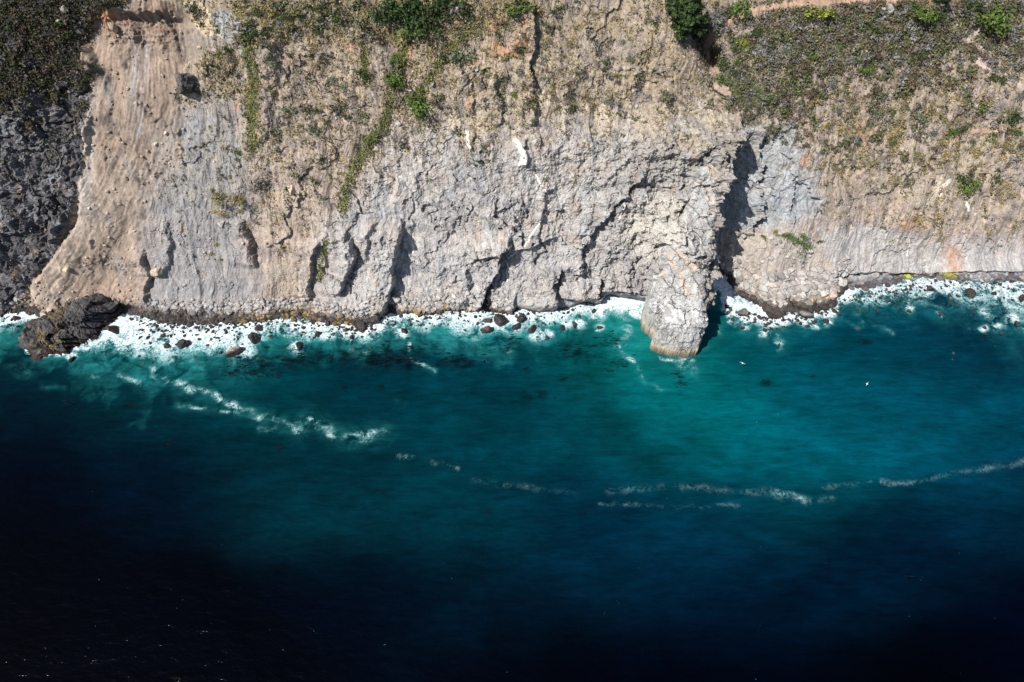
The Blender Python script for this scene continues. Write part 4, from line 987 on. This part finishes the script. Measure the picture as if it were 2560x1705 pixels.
lace2 = math_(n, 'SUBTRACT', 1, math_(n, 'MULTIPLY', math_(n, 'ABSOLUTE', math_(n, 'SUBTRACT', n1, .5)), 12.0), clamp=True)
s = math_(n, 'ADD', fo, math_(n, 'MULTIPLY', math_(n, 'SUBTRACT', n1, .5), 2.8))
s = math_(n, 'ADD', s, math_(n, 'MULTIPLY', lace, .45))
s = math_(n, 'ADD', s, math_(n, 'MULTIPLY', lace2, .20))
s = math_(n, 'ADD', s, math_(n, 'MULTIPLY', math_(n, 'SUBTRACT', n3, .5), .8))
s = math_(n, 'ADD', s, math_(n, 'MULTIPLY', math_(n, 'SUBTRACT', n4, .5), .45))
dens = maprange(n, s, .52, 1.12)
# no foam where its strength is nil
dens = math_(n, 'MULTIPLY', dens, maprange(n, fo, .04, .62))
veil = math_(n, 'MULTIPLY', maprange(n, s, .2, .9), .45)
veil = math_(n, 'MULTIPLY', veil, maprange(n, fo, .05, .4))
tq = mixc(n, math_(n, 'MULTIPLY', ae, maprange(n, n1, .3, .65)), wcn, (.016, .17, .16, 1))
var = maprange(n, noise(.05, 5, .6, .4, sc=(.5, 1, 1)), .3, .7, .72, 1.28, False)
var2 = maprange(n, noise(.55, 8, .75, .3, sc=(.22, 1, 1)), .3, .7, .62, 1.38, False)
vm = n.nodes.new('ShaderNodeVectorMath'); vm.operation = 'SCALE'; n.links.new(tq, vm.inputs[0]); n.links.new(math_(n, 'MULTIPLY', math_(n, 'MULTIPLY', var, var2), maprange(n, noise(.13, 5, .62, .5, sc=(.4, 1.1, 1)), .32, .68, .8, 1.22, False)), vm.inputs['Scale'])
c = mixc(n, veil, vm.outputs[0], (.10, .30, .30, 1))
# sparse whitecap flecks, then sun sparkles painted as pale specks
fleck = math_(n, 'MULTIPLY', maprange(n, noise(.9, 3, .5, 0, sc=(.6, 1.3, 1)), .76, .80), maprange(n, noise(.06, 2), .5, .6))
c = mixc(n, math_(n, 'MULTIPLY', fleck, .4), c, (.2, .35, .38, 1))
sun_glint = math_(n, 'MULTIPLY', maprange(n, noise(1.1, 3, .55, .6, sc=(.7, 1.4, 1)), .765, .80), maprange(n, noise(.05, 3), .48, .6))  # glints of sunlight put into the water colour
c = mixc(n, math_(n, 'MULTIPLY', sun_glint, .7), c, (.5, .6, .62, 1))
grain = maprange(n, noise(.95, 7, .6, 1.0), .36, .6, .3, 1.0)
dens = math_(n, 'MULTIPLY', dens, math_(n, 'MAXIMUM', grain, maprange(n, s, 1.0, 1.7)))
c = mixc(n, dens, c, (.64, .66, .665, 1))
n.links.new(c, b.inputs['Base Color'])
n.links.new(maprange(n, dens, 0, 1, .08, .8), b.inputs['Roughness'])
b.inputs['IOR'].default_value = 1.33
b.inputs['Specular IOR Level'].default_value = .12
hh = math_(n, 'ADD', math_(n, 'MULTIPLY', noise(.45, 5, .6, .3, sc=(.5, 1, 1)), 1.0), math_(n, 'MULTIPLY', dens, .5))
bp = N(n, 'ShaderNodeBump', Strength=.45, Distance=.6); n.links.new(hh, bp.inputs['Height']); n.links.new(bp.outputs[0], b.inputs['Normal'])
tag(link('sea', me, m), 'deep teal sea with white surf along the rocks', None, None, 'structure')

# ------------------------------------------------------------------ vegetation
def leaf_mat(name, attr=None, base=(.05, .08, .02), tone2=None):
    m, n, b = new_mat(name)
    geo = N(n, 'ShaderNodeNewGeometry')
    if attr:
        a = N(n, 'ShaderNodeAttribute'); a.attribute_name = attr; c = a.outputs['Color']
    else:
        nz = N(n, 'ShaderNodeTexNoise', Scale=.7, Detail=4.0); n.links.new(geo.outputs['Position'], nz.inputs['Vector'])
        c = mixc(n, maprange(n, nz.outputs[0], .38, .62), base + (1,), (tone2 or tuple(x * .55 for x in base)) + (1,))
    v = maprange(n, geo.outputs['Random Per Island'], 0, 1, .6, 1.45, False)
    vm = n.nodes.new('ShaderNodeVectorMath'); vm.operation = 'SCALE'; n.links.new(c, vm.inputs[0]); n.links.new(v, vm.inputs['Scale'])
    n.links.new(vm.outputs[0], b.inputs['Base Color']); b.inputs['Roughness'].default_value = .7; b.inputs['Specular IOR Level'].default_value = .2
    return m
def tuft_shape(nl, r, leaf=.3, flat=.8, spread=1.0):
    """clump of nl leaf sprays (pairs of triangles) in a dome of radius 1"""
    d = r.normal(size=(nl, 3)); d[:, 2] = np.abs(d[:, 2]); d /= np.linalg.norm(d, axis=1)[:, None]
    c = d * (r.random((nl, 1)) ** .45) * np.array([1, 1, flat]) * spread
    lump = 1 + .25 * np.sin(d[:, :1] * 5 + r.uniform(0, 6)) * np.cos(d[:, 1:2] * 4 + r.uniform(0, 6)); c *= lump
    a = r.normal(size=(nl, 3)); a /= np.linalg.norm(a, axis=1)[:, None]
    nn_ = d * .9 + r.normal(size=(nl, 3)) * .6
    t1 = np.cross(nn_, a); t1 /= np.linalg.norm(t1, axis=1)[:, None] + 1e-6
    t2 = np.cross(nn_, t1); t2 /= np.linalg.norm(t2, axis=1)[:, None] + 1e-6
    s = leaf * r.uniform(.6, 1.3, (nl, 1))
    V = np.stack([c - t1 * s, c - t2 * s * .6, c + t1 * s, c + t2 * s * .6], 1).reshape(-1, 3)
    F = np.arange(nl * 4).reshape(-1, 4)
    return V.astype(np.float32), F.astype(np.int32)
TYPES = {'dark': ((.035, .060, .014), (.018, .032, .010)), 'green': ((.085, .125, .022), (.045, .075, .015)), 'lime': ((.20, .22, .025), (.12, .15, .02)), 'olive': ((.22, .18, .055), (.14, .12, .04)),
         'gold': ((.34, .25, .07), (.23, .17, .06)), 'grey': ((.17, .165, .15), (.10, .095, .085)), 'brown': ((.12, .085, .055), (.07, .05, .038)), 'sage': ((.13, .155, .09), (.08, .10, .055))}
LM = {k: leaf_mat(k + '_foliage', base=v[0], tone2=v[1]) for k, v in TYPES.items()}
rv = np.random.default_rng(77)
BUSH = {}
def bush_mesh(t, nl, leaf, flat):
    V, F = tuft_shape(nl, rv, leaf, flat)
    # lobes: gather the leaves round several centres so that the outline is uneven
    k = 7; cen = rv.normal(size=(k, 3)) * .45; cen[:, 2] = np.abs(cen[:, 2]) * .5
    w_ = rv.integers(0, k, nl); rad = rv.uniform(.45, .75, k)
    V = V.reshape(nl, 4, 3) * rad[w_][:, None, None] + cen[w_][:, None, :]
    me = grid_mesh('shrub', V.reshape(-1, 3), F, smoothf=False); me.materials.append(LM[t]); return me
for t in TYPES: BUSH[t] = [bush_mesh(t, 420, .17, .8) for _ in range(4)]
BUSHES = []
def shrub(px, py, rpx, t, label=None, name='shrub', cat='shrub', stretch=1.0):
    p = ground(px, py + rpx * .35); s = rpx * .145
    o = bpy.data.objects.new(name, BUSH[t][rv.integers(0, 4)]); C.objects.link(o)
    o.location = (p[0], p[1], p[2] + s * .1); s *= 1.25 if rpx > 10 else 1.05
    o.scale = (s * 1.05 * stretch, s * 1.0, s * rv.uniform(.8, 1.0)); o.rotation_euler = (.35, 0, rv.uniform(-3, 3) if stretch == 1 else 0)
    if label: tag(o, label, cat)
    BUSHES.append([px, py, rpx, t, o]); return o
big = [(2041, 36, 26, 'lime', 'bright yellow green round shrub beside the dirt track'), (1850, 20, 22, 'green', 'dark green round shrub where the dirt track bends'), (1851, 102, 13, 'lime', 'small lime green shrub in grey scrub below the bend'),
 (2290, 36, 34, 'green', 'wide olive green shrub below the track near the orange bank'), (2345, 42, 20, 'dark', 'dark shrub beside the orange bank'), (2470, 34, 36, 'green', 'large bright green shrub left of the footpath top'), (2425, 14, 22, 'dark', 'dark green shrub behind the large bright green shrub'),
 (2110, 12, 10, 'dark', 'tiny dark shrub standing on the dirt track'), (2256, 97, 8, 'dark', 'small black green shrub alone in the grey purple scrub'), (2293, 130, 15, 'dark', 'round dark shrub at the lower edge of the scrub'), (2535, 290, 26, 'dark', 'big dark green shrub above the lower footpath by the right edge'),
 (2455, 258, 22, 'green', 'green shrub on the slope left of the big dark shrub'), (2365, 270, 10, 'dark', 'small dark shrub on the tufted slope'), (1807, 166, 14, 'dark', 'dark shrub beside the red gully'), (1850, 180, 15, 'dark', 'dark shrub right of the red gully shrub'), (1797, 193, 15, 'green', 'green shrub just above the pinkish boulder'),
 (1285, 22, 30, 'green', 'broad olive green shrub near the top middle'), (1390, 27, 14, 'dark', 'dark round shrub right of the broad top shrub'), (1262, 60, 11, 'dark', 'small dark shrub among orange soil'), (1240, 80, 8, 'dark', 'smaller dark shrub left in the orange soil'), (1165, 140, 26, 'sage', 'grey green shrub on the shoulder of the cliff'),
 (1045, 262, 30, 'green', 'dark green bush hanging beside a cream slab'), (1035, 240, 20, 'green', 'smaller green bush joined above the hanging bush'), (1052, 222, 10, 'green', 'little green bush at the top of the hanging bushes'), (932, 345, 13, 'green', 'bright green bush low in the diagonal gully'), (905, 180, 18, 'dark', 'dark bush on the brown slope left of the gully'),
 (985, 190, 22, 'green', 'green bush in the upper gully'), (990, 140, 14, 'green', 'green bush at the head of the gully'), (920, 50, 24, 'sage', 'sage green bush at the left of the big thicket'), (1285, 232, 10, 'green', 'small vivid green bush between two crevices'), (1160, 36, 12, 'dark', 'dark bush right of the thicket'),
 (1332, 300, 9, 'sage', 'blue green bush at the foot of the long crevice'), (625, 62, 14, 'dark', 'upper dark bush in the ravine under the top scrub'), (622, 88, 16, 'dark', 'lower dark bush in the ravine under the top scrub'), (785, 328, 15, 'sage', 'grey green bush alone on the grey brown slope'), (566, 120, 12, 'dark', 'dark cushion bush at the top of the ravine strip'),
 (550, 135, 10, 'green', 'green cushion bush on the ravine strip'), (580, 145, 12, 'brown', 'brown cushion bush on the ravine strip'), (570, 182, 10, 'brown', 'brown domed bush right of the dark knob'), (545, 168, 7, 'dark', 'dark domed bush right of the dark knob'), (546, 240, 7, 'dark', 'black round cushion below the ravine strip'),
 (555, 490, 20, 'olive', 'largest olive cushion on the grey scree'), (598, 495, 18, 'olive', 'olive cushion right of the largest one'), (600, 525, 10, 'olive', 'small olive cushion beneath its neighbour'), (555, 530, 12, 'gold', 'golden cushion under the largest olive cushion'), (532, 475, 6, 'dark', 'small dark cushion left of the largest olive cushion'),
 (614, 568, 10, 'gold', 'golden cushion beside the dark hollow'), (545, 610, 10, 'gold', 'golden cushion low on the scree'), (530, 634, 10, 'gold', 'lower golden cushion on the scree'), (551, 648, 6, 'olive', 'lowest small olive cushion on the scree'), (557, 436, 8, 'dark', 'round dark cushion high on the scree'),
 (577, 440, 7, 'olive', 'tall olive cushion high on the scree'), (570, 368, 9, 'brown', 'brown cushion at the top of the scree'), (592, 378, 9, 'green', 'green cushion at the top of the scree'), (522, 375, 6, 'dark', 'small dark cushion left at the top of the scree'), (587, 396, 6, 'green', 'little green cushion beneath the top pair'),
 (2016, 618, 17, 'green', 'vivid green bush above the rubble apron'), (1990, 603, 13, 'green', 'green bush left of the vivid one above the apron'), (1975, 588, 14, 'green', 'upper left green bush above the apron'), (2000, 588, 11, 'green', 'upper right green bush above the apron'), (1910, 592, 8, 'green', 'lone small green bush left above the apron'), (1940, 580, 9, 'olive', 'olive bush above the left of the apron'),
 (2050, 602, 9, 'dark', 'dark bush at the right above the apron'), (2400, 440, 18, 'dark', 'dark bush upper of the strip on the right slope'), (2425, 465, 24, 'green', 'green bush lower of the strip on the right slope'), (2380, 330, 20, 'green', 'green bush at the end of the lower footpath'), (2400, 320, 16, 'dark', 'dark bush touching the lower footpath'),
 (2488, 335, 15, 'green', 'green bush below the lower footpath'), (2530, 330, 14, 'green', 'green bush below the path by the right edge'), (2305, 290, 17, 'sage', 'sage bush in the grassy slope'), (2258, 395, 8, 'brown', 'round dark brown bush alone on the pale slope'), (2348, 548, 9, 'brown', 'round brown bush above the pale rock'), (2288, 520, 7, 'brown', 'small brown bush left of the round one'),
 (1168, 520, 7, 'dark', 'tiny dark bush on the middle of the grey cliff'), (1720, 737, 8, 'olive', 'dark olive bush on top of the headland'), (1721, 775, 5, 'olive', 'small upright olive bush at the headland brow'), (1745, 660, 8, 'olive', 'olive bush at the shaded edge above the headland'), (810, 625, 8, 'green', 'green tuft at the foot of the diagonal gully')]
for (x, y, r_, t, lab) in big: shrub(x, y, r_, t, lab)
for k, (x, y, r_) in enumerate([(980, 20, 34), (1020, 45, 36), (1060, 20, 38), (1095, 45, 34), (1050, 62, 30), (1000, 30, 30), (1115, 12, 30), (1075, 72, 26), (965, 40, 22)]):
    pos_ = ['at the far left of', 'in the middle front of', 'in the middle of', 'at the right of', 'at the lower front of', 'left of centre in', 'at the top right of', 'at the lower right of', 'at the lower left of'][k]
    shrub(x, y, r_, 'dark' if k != 4 else 'green', 'dense dark green bush %s the big thicket at the cliff top' % pos_)['group'] = 'bushes of the big thicket'
# vegetation cover by kind
def weight(m, thr=None):
    g = (m * inrow * np.gradient(Xg, axis=1) * np.gradient(Sg, axis=0)).ravel() * visible; return g / g.sum()
vegn = fbm(Xg / 6, Sg / 8, 5, 600); vegn2 = fbm(Xg / 14, Sg / 26, 4, 601); patch = smooth(.0, .35, vegn + .3 * vegn2)
generic = (1 - M['slide']) * (1 - .93 * MS['greyrock']) * (1 - M['beach']) * (1 - .85 * M['leftrock']) * (1 - M['recess'] * .97) * (1 - .9 * M['rightpale']) * (1 - .8 * M['apron']) * (1 - .75 * M['grey']) * (1 - M['path'])
upper = 1 - smooth(330, 620, PY + 60 * vegn2)
cover_olive = generic * (.16 + patch) * upper + 1.6 * M['topgreen'] * (.3 + patch) + 4.0 * M['gullygreen'] + 1.2 * patch * smooth(2050, 2150, PX) * smooth(640, 560, PY) * (1 - M['rightscrub']) + .30 * M['greyrock'] * smooth(.1, .5, vegn) * (1 - smooth(330, 560, PY))
cover_olive += 1.3 * patch * polymask([(2230, 180), (2440, 150), (2560, 260), (2500, 560), (2380, 560), (2280, 560), (2220, 400)], 30) + 1.0 * polymask([(655, 560), (700, 520), (790, 530), (780, 620), (700, 640)], 20) * patch + .8 * polymask([(505, 130), (590, 110), (630, 260), (640, 330), (600, 250), (510, 240)], 10, 1)
cover_scrub = 2.2 * MS['rightscrub'] * (.06 + .94 * smooth(-.08, .22, vegn + .25 * vegn2)) * (.5 + .5 * smooth(-.4, .2, fbm(Xg / 2.5, Sg / 3, 3, 605))) + 2.4 * LV3 * (.3 + .7 * patch) + .35 * M['topgreen'] * smooth(.0, .3, -vegn) + .5 * M['leftrock'] * smooth(.15, .4, vegn) * smooth(420, 230, PY) + .35 * generic * upper * smooth(.1, .4, -vegn)
for mm_ in (cover_olive, cover_scrub): mm_ *= (Zt > 4) * (1 - np.clip(M['path'] * 1.5, 0, 1))
def tufts(name, cover, n_, size, palette, label, cat, nl=9, leaf=.42, colfn=None):
    ch = rng.choice(len(Vt), n_, p=weight(cover))
    S = size[0] + (size[1] - size[0]) * rng.random(n_) ** 2.5
    sh = [tuft_shape(nl, rng, leaf, .8) for _ in range(24)]
    shapes_ = np.stack([q[0] for q in sh])
    P = Vt[ch] + rng.normal(size=(n_, 3)) * .12
    V, F = batch(shapes_, sh[0][1], P, S)
    pal = np.array(palette)[:, :3]; pw = np.array([q[3] for q in palette]); 
    f = fbm(P[:, 0] / 4, P[:, 2] / 4 + P[:, 1] / 7, 4, 640) * 1.7 + .5 + rng.normal(size=n_) * .15
    cum = np.cumsum(pw) / pw.sum(); pi = np.searchsorted(cum, np.clip(f, 0, .999))
    c = pal[np.minimum(pi, len(pal) - 1)] * rng.uniform(.7, 1.35, (n_, 1))
    if colfn is not None: c = colfn(c, ch)
    me = grid_mesh(name, V, F, {'col': np.repeat(c, nl * 4, 0)}, smoothf=False)
    o = link(name, me, leaf_mat(name + '_leaves', attr='col')); return tag(o, label, cat, None, 'stuff')
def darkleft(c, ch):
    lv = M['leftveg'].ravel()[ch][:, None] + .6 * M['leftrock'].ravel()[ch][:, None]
    return c * lerp(1, .38, np.clip(lv, 0, 1))  # dark left scrub, dimmed further as if by vignetting
def greener(c, ch):
    g = np.clip(M['gullygreen'].ravel()[ch][:, None], 0, 1)
    return lerp(c, np.array([[.10, .13, .03]]) * (.6 + .8 * rng.random((len(ch), 1))), g * .75)
tufts('tufted_grass', cover_olive, 42000, (.2, .95), [(.27, .20, .09, 1.5), (.21, .165, .07, 2), (.145, .125, .05, 1.5), (.085, .092, .03, .8), (.15, .11, .08, 1.6)], 'olive and golden grass tufts scattered over the upper cliff', 'grass', 8, .40, greener)
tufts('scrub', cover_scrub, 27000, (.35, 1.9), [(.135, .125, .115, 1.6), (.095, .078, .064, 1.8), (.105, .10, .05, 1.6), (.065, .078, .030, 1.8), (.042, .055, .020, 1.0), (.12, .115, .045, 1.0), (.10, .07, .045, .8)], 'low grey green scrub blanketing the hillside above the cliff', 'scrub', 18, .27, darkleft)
# countable smaller bushes
SM = [('slope left of diagonal gully', (650, 890), (110, 330), 26, ['brown', 'olive', 'sage', 'dark']), ('shoulder above long crevice', (1100, 1330), (60, 220), 22, ['sage', 'brown', 'dark', 'olive']), ('slope right of long crevice', (1350, 1640), (40, 260), 24, ['brown', 'olive', 'grey', 'sage']),
      ('scrub right of red gully', (1820, 2000), (60, 240), 24, ['grey', 'sage', 'green', 'dark']), ('scrub under dirt track', (2000, 2230), (40, 180), 24, ['grey', 'green', 'brown', 'sage']), ('slope below hillside scrub', (2000, 2200), (200, 380), 20, ['brown', 'grey', 'olive', 'sage']),
      ('slope beside footpath', (2230, 2440), (180, 420), 22, ['green', 'sage', 'olive', 'brown']), ('scrub around footpath zigzags', (2440, 2555), (70, 240), 14, ['brown', 'sage', 'grey', 'dark']), ('dark upper left hillside', (10, 230), (20, 210), 22, ['dark', 'brown', 'dark']),
      ('scrub above left ravine', (640, 860), (10, 85), 18, ['green', 'dark', 'sage', 'olive'])]
for zl, xr, yr, nn_, ty in SM:
    L = []
    while len(L) < nn_:
        x, y = rv.uniform(*xr), rv.uniform(*yr)
        if any((x - q[0]) ** 2 + (y - q[1]) ** 2 < (q[2] + 5) ** 2 for q in BUSHES): continue
        shrub(x, y, rv.uniform(6, 15) if 'scrub' in zl or 'hillside' in zl else rv.uniform(5, 10.5), ty[rv.integers(0, len(ty))]); L.append(BUSHES[-1])
    names = {'dark': 'dark green', 'green': 'green', 'olive': 'olive', 'grey': 'grey', 'brown': 'brown', 'sage': 'sage green', 'lime': 'lime', 'gold': 'golden'}
    by = {}
    for q in L: by.setdefault(q[3], []).append(q)
    for t, qs in by.items():
        qs.sort(key=lambda q: q[0])
        for k, q in enumerate(qs):
            o_n = 'only' if len(qs) == 1 else 'leftmost' if k == 0 else 'rightmost' if k == len(qs) - 1 else (ORD[k] if k < 12 else str(k + 1) + 'th') + ' from left'
            tag(q[4], '%s small %s shrub on the %s' % (o_n, names[t], zl) if o_n in ('only', 'leftmost', 'rightmost') else '%s of the small %s shrubs on the %s' % (o_n, names[t], zl), 'shrub', 'small shrubs on the ' + zl)
for q in BUSHES:
    if 'group' not in q[4]: q[4]['group'] = 'larger shrubs on the cliff and hillside'

# trees at the brow
MAT_BARK = rock_mat('bark', base=(.12, .10, .085), bump=.3, scale=4)
def tube(pts, rads, seg=7):
    V = []; F = []
    pts = [np.array(p, float) for p in pts]
    for i, p in enumerate(pts):
        d = pts[min(i + 1, len(pts) - 1)] - pts[max(i - 1, 0)]; d /= np.linalg.norm(d)
        a = np.cross(d, [0, 1, .2]); a /= np.linalg.norm(a) + 1e-9; b_ = np.cross(d, a)
        for k in range(seg):
            t = 2 * PI * k / seg; V.append(p + rads[i] * (math.cos(t) * a + math.sin(t) * b_))
        if i:
            for k in range(seg):
                F.append([(i - 1) * seg + k, (i - 1) * seg + (k + 1) % seg, i * seg + (k + 1) % seg, i * seg + k])
    return np.array(V), np.array(F)
def tree(name, base, h, rad, t, label, bare=False, leaves=5000):
    root = bpy.data.objects.new(name, None); C.objects.link(root); root.location = tuple(base); tag(root, label, 'tree')
    Vs, Fs, off = [], [], 0
    def addt(p, r_):
        nonlocal off
        V, F = tube(p, r_); Vs.append(V); Fs.append(F + off); off += len(V)
    lean = rv.normal(size=2) * .06
    trunk = [(lean[0] * h * k, lean[1] * h * k, h * k - .6) for k in (0, .25, .5, .75, .95)]
    addt(trunk, [h * .035, h * .028, h * .02, h * .012, h * .005])
    tips = []
    for k in range(46 if bare else 26):
        u = rv.uniform(.25, .95); a = rv.uniform(0, 2 * PI); rl = rad * (1.05 - .5 * u) * rv.uniform(.6, 1.05)
        s = np.array([lean[0] * h * u, lean[1] * h * u, h * u - .6]); e = s + np.array([math.cos(a) * rl, math.sin(a) * rl, rl * rv.uniform(.1, .6)])
        mid = (s + e) / 2 + np.array([0, 0, rl * .1]); addt([s, mid, e], [h * .010, h * .007, h * .003]); tips.append(e); tips.append(mid)
        for _ in range(7 if bare else 0):
            e2 = mid + (e - mid) * rv.random() + rv.normal(size=3) * rl * .25; addt([mid + (e - mid) * rv.random() * .6, e2], [h * .004, h * .0018])
    me = grid_mesh('trunk', np.vstack(Vs), np.vstack(Fs), smoothf=True); link('trunk', me, MAT_BARK if not bare else rock_mat('silvery_bark', base=(.30, .28, .26), bump=.2, scale=4), root)
    nl = leaves; tips = np.array(tips); w_ = rv.integers(0, len(tips), nl)
    V, F = tuft_shape(nl, rv, .11 if not bare else .075, .9)
    V = V.reshape(nl, 4, 3); c = V.mean(1, keepdims=True); V = (V - c) * rad * .8 + c * rad * .33 + tips[w_][:, None, :]
    me = grid_mesh('crown', V.reshape(-1, 3), F, smoothf=False); link('crown', me, LM['grey' if bare else t], root)
    return root
tree('cypress_tree', ground(1712, 105), 13, 6.0, 'dark', 'dark evergreen tree left of the bare grey tree at the cliff top', leaves=7000)
tree('cypress_tree', ground(1694, 66), 13, 6.2, 'dark', 'dark evergreen tree behind its twin at the top of the cliff', leaves=7000)
tree('cypress_tree', ground(1738, 104), 9, 4.2, 'dark', 'smaller dark evergreen tree touching the bare grey tree', leaves=5000)
tree('bare_tree', ground(1776, 88), 8.5, 4.4, 'grey', 'bare silvery grey tree at the head of the red gully', bare=True, leaves=6000)
tree('pine_tree', ground(2345, 12), 6, 2.6, 'dark', 'dark small tree beside the orange bank at the top', leaves=3000)

# reeds beside the big boulder
rm = polymask([(1815, 200), (1850, 195), (1900, 225), (1925, 260), (1840, 260)], 10, 1)
ch = rng.choice(len(Vt), 4500, p=weight(rm)); nb = len(ch)
d = rng.normal(size=(nb, 3)) * .25 + np.array([.35, -.35, .8]); d *= rng.uniform(.8, 1.7, (nb, 1)); sd_ = rng.normal(size=(nb, 3)) * .05
P = Vt[ch] + rng.normal(size=(nb, 3)) * .15
V = np.stack([P - sd_, P + sd_, P + d], 1).reshape(-1, 3)
me = grid_mesh('reeds', V, np.arange(nb * 3).reshape(-1, 3), {'col': np.repeat(np.array([[.22, .24, .12]]) * rng.uniform(.6, 1.3, (nb, 1)), 3, 0)}, smoothf=False)
tag(link('reeds', me, leaf_mat('reed_blades', attr='col')), 'pale green reed patch right of the big pinkish boulder', 'reeds', None, 'stuff')

# kelp just under and on the surface
kp = []
for (x, y, sx2, sy2, n_) in KELP:
    for _ in range(int(n_ * .8)): kp.append((x + rng.normal() * sx2, y + rng.normal() * sy2))
kp = np.array(kp); kx, ky = sea_pt(kp[:, 0], kp[:, 1]); nk = len(kx)
t = np.linspace(0, 2 * PI, 9, endpoint=False)
r_ = (.12 + .45 * rng.random((nk, 1)) ** 2) * (1 + .35 * rng.normal(size=(nk, 9))); 
V = np.stack([kx[:, None] + 2.2 * r_ * np.cos(t), ky[:, None] + .5 * r_ * np.sin(t), .16 + .03 * rng.random((nk, 9))], -1).reshape(-1, 3)
me = grid_mesh('kelp', V, np.arange(nk * 9).reshape(-1, 9), smoothf=False)
m, n, b = new_mat('dark_kelp'); b.inputs['Base Color'].default_value = (.003, .008, .012, 1); b.inputs['Roughness'].default_value = .9; b.inputs['Specular IOR Level'].default_value = .02
tag(link('kelp', me, m), 'dark kelp fronds floating in the teal water off the surf', 'kelp', None, 'stuff')

# gulls
m, n, b = new_mat('white_feathers'); b.inputs['Base Color'].default_value = (.8, .8, .8, 1)
MAT_GW = m; m, n, b = new_mat('grey_feathers'); b.inputs['Base Color'].default_value = (.35, .37, .4, 1); MAT_GG = m
def gull(px, py, z, rot, label):
    x, y = sea_pt(px, py, z)
    root = bpy.data.objects.new('seagull', None); C.objects.link(root); root.location = (float(x), float(y), z); root.rotation_euler = (0, 0, rot); tag(root, label, 'bird', 'gulls flying over the water')
    V, F = tube([(0, -.36, 0), (0, -.25, .02), (0, -.1, .03), (0, .1, .02), (0, .25, .04), (0, .34, .06), (0, .42, .05)], [.02, .07, .1, .11, .07, .06, .01], 8)
    link('body', grid_mesh('body', V, F), MAT_GW, root)
    for s in (-1, 1):
        W = np.array([(0.05 * s, .14, .05), (.45 * s, .2, .16), (1.0 * s, .02, .08), (1.1 * s, -.06, .06), (.5 * s, 0, .14), (.05 * s, -.12, .05)]); W2 = W - np.array([0, 0, .02])
        F = [[0, 1, 4, 5], [1, 2, 3, 4], [11, 10, 7, 6], [10, 9, 8, 7], [0, 6, 7, 1], [1, 7, 8, 2], [2, 8, 9, 3], [3, 9, 10, 4], [4, 10, 11, 5], [5, 11, 6, 0]]
        link('wing', grid_mesh('wing', np.vstack([W, W2]), np.array(F), smoothf=False), MAT_GG, root)
gull(2168, 960, 4, .9, 'white gull flying over open teal water right of the headland')
gull(1856, 908, 4, -.5, 'tiny white gull flying close to the right of the headland')

scene.render.film_transparent = False
print('OBJECTS', len(bpy.data.objects), 'rocks', len(ROCKS), 'bushes', len(BUSHES))
